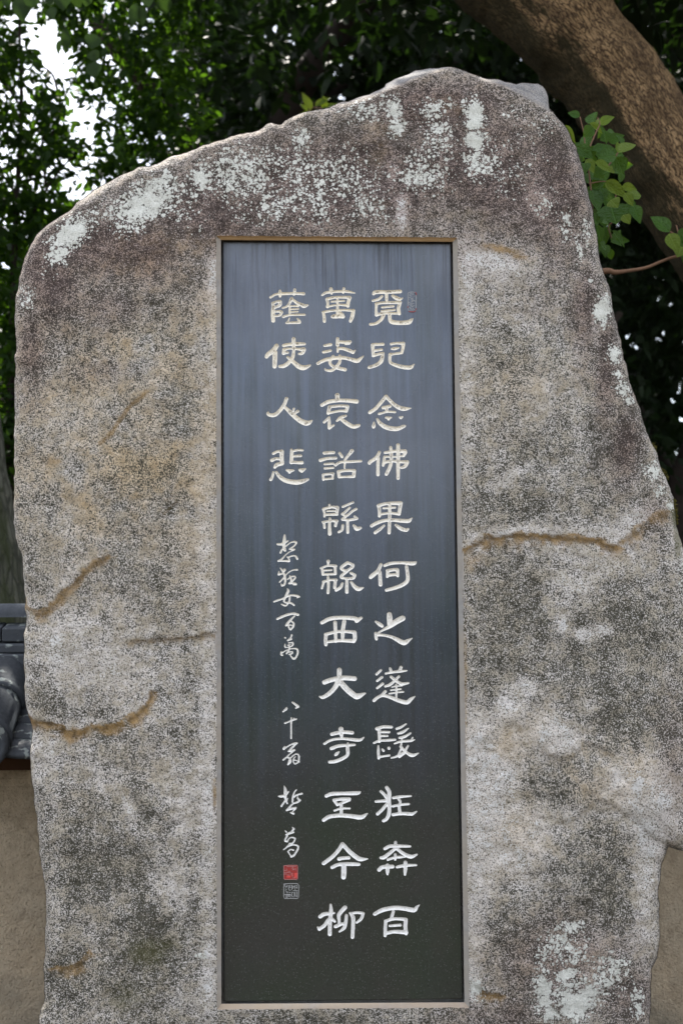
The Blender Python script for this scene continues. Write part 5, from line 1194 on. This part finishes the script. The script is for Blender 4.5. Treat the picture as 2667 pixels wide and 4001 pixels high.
def grove_tree(pos, r, h, label, crown_n, spread, z0, z1, mat, L=.10, W=.045):
    e = empty('broadleaf_tree', (pos[0], pos[1], 0), label, 'tree', 'trees of the grove behind the boulder')
    p = [Vector((pos[0] + random.uniform(-.15, .15) * k, pos[1] + random.uniform(-.1, .1) * k, h * k / 5)) for k in range(6)]
    p[0].z = -.05
    tube('trunk', p, [r * (1.25 - .14 * k) for k in range(6)], M_STEM, e, 20, 6, .01, np.array([-.5, -.5, 0]), seed=int(pos[0] * 10) + 40)
    for k in range(4):
        a0 = p[2 + k % 3]; an = random.uniform(0, 6.28)
        tube('limb', [a0, a0 + Vector((math.cos(an) * .5, math.sin(an) * .4, .4)), a0 + Vector((math.cos(an) * 1.3, math.sin(an) * .9, 1.0))], [r * .4, r * .28, r * .1], M_STEM, e, 10, 5)
    n_ = crown_n
    a = np.stack([pos[0] + rng.normal(0, spread, n_), pos[1] + rng.uniform(-.5, .9, n_), rng.uniform(z0, z1, n_)], 1)
    kp = fbm(a[:, 0] * 1.0 + pos[0], a[:, 2], .8, 3, int(abs(pos[0]) * 7) + 3) + rng.uniform(-.2, .2, n_) > -.2
    lim = world_poly([(640, -900), (760, 300), (800, 560), (640, 700), (380, 980), (-300, 1050), (-300, 2500), (3300, 2500), (3300, -900)], pos[1])
    kp &= poly_sdf(a[:, 0], a[:, 2], lim) > 0
    leaf_cloud('crown', *drop_holes(sprays(a[kp], L, W, 7, .22, -.4, .3), pos[1]), mat, e)
    return e
GT = [((-.9, 4.4), .10, 5.0, 'dim slender tree just left of the boulder top, deep in the grove', .55, 900),
      ((.1, 4.8), .14, 5.6, 'dark tree in the grove straight behind the sloping top edge of the boulder', .75, 1200),
      ((1.3, 5.2), .20, 6.0, 'dark tree in the grove behind the peak of the boulder', .9, 1300),
      ((2.6, 4.9), .15, 5.6, 'dark tree in the grove to the right of the leaning trunk', .9, 1200)]
for pos, r, h, lb, sp_, n_ in GT:
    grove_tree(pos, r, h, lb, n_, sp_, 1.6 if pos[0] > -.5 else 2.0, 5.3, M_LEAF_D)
# low growth at the left, between trunk and stone
a = np.stack([rng.uniform(-2.9, -1.1, 700), rng.uniform(3.6, 4.6, 700), rng.uniform(.8, 2.75, 700)], 1)
ev = empty('evergreen_shrub', (-1.8, 4.0, 0), 'dark evergreen shrub showing in the gap left of the boulder', 'shrub')
tube('stem', [(-1.8, 4.0, -.02), (-1.85, 4.05, .9), (-1.75, 4.1, 2.0)], [.04, .03, .012], M_STEM, ev, 10, 5)
leaf_cloud('crown', *sprays(a, .065, .03, 7, .18), M_LEAF_L, ev)
# the wood beyond, one dark mass
n_ = 5200
a = np.stack([rng.uniform(-6, 8, n_), rng.uniform(7.5, 10.5, n_), rng.uniform(0, 9.5, n_)], 1)
lim = world_poly([(640, -1500), (780, 300), (830, 560), (680, 760), (430, 930), (-1900, 960), (-1900, 3200), (5200, 3200), (5200, -1500)], 9.0)
a = a[poly_sdf(a[:, 0], a[:, 2], lim) > 0]
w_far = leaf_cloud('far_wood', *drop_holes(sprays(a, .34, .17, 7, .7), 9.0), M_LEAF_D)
w_far['label'] = 'dense dark mass of the wood far behind the boulder'; w_far['category'] = 'wood'
# hedge added behind the camera, shaped to darken the polished panel's reflection
n_ = 3600
a = np.stack([rng.uniform(-14, 14, n_), rng.uniform(-15.5, -13, n_), rng.uniform(0, 3.0, n_)], 1)
a[:, 2] *= 1 + .18 * np.sin(a[:, 0] * .9) * np.cos(a[:, 0] * .37 + 1)
hg = leaf_cloud('added_hedge', *sprays(a, .34, .2, 7, .6), M_LEAF_L, None)
hg['label'] = 'tall leafy hedge added out of view, mirrored as a dark shape in the polished panel'; hg['category'] = 'hedge'

# sunlit shoot in the gap above the sloping edge
SY = 2.6
ys = empty('young_shoot', tuple(ray(1250, 460, SY)), 'tiny bright yellow-green shoot glowing in a gap above the sloping top edge', 'shoot')
LM_S = leaf_mesh('leaf', .42, M_LEAF_Y, .1, .1)
for a_, b2 in (((1200, 432), (1172, 402)), ((1215, 432), (1182, 355)), ((1230, 415), (1290, 375)), ((1225, 440), (1170, 440)), ((1255, 425), (1315, 400)), ((1290, 430), (1345, 398)), ((1270, 430), (1262, 370))):
    place_leaf(LM_S, ray(*a_, SY), ray(*b2, SY + .01), (random.uniform(-.4, .4), -1, .4), ys)
tube('twig', [P(1360, 500, SY), P(1300, 440, SY), P(1230, 420, SY), P(1195, 440, SY)], [.003, .0025, .002, .0015], M_TWIG, ys, 6, 4)
# moss tufts along the right edge of the boulder
mi = [i for i, (u, v) in enumerate(OUTD) if u > 2400 and 1540 < v < 2330 and float(fbm(np.array([u]), np.array([v]), 60, 2, 404)[0]) > -.05]
base = []
for i in mi:
    u, v = OUTD[i]
    for _ in range(26): base.append(ray(u + random.gauss(-2, 3.5), v + random.uniform(-6, 6), float(yb0[i]) + .03 + random.gauss(0, .018)))
base = np.array(base); ax = unit(len(base)); ax[:, 0] += .9; ax[:, 2] += .5
M_MOSS = mat_plain('cushion_moss', (.085, .075, .02), .95, .1, .6, 200)
mo = leaf_cloud('moss_tuft', base, ax, unit(len(base)), rng.uniform(.005, .011, len(base)), np.full(len(base), .0025), M_MOSS, root)
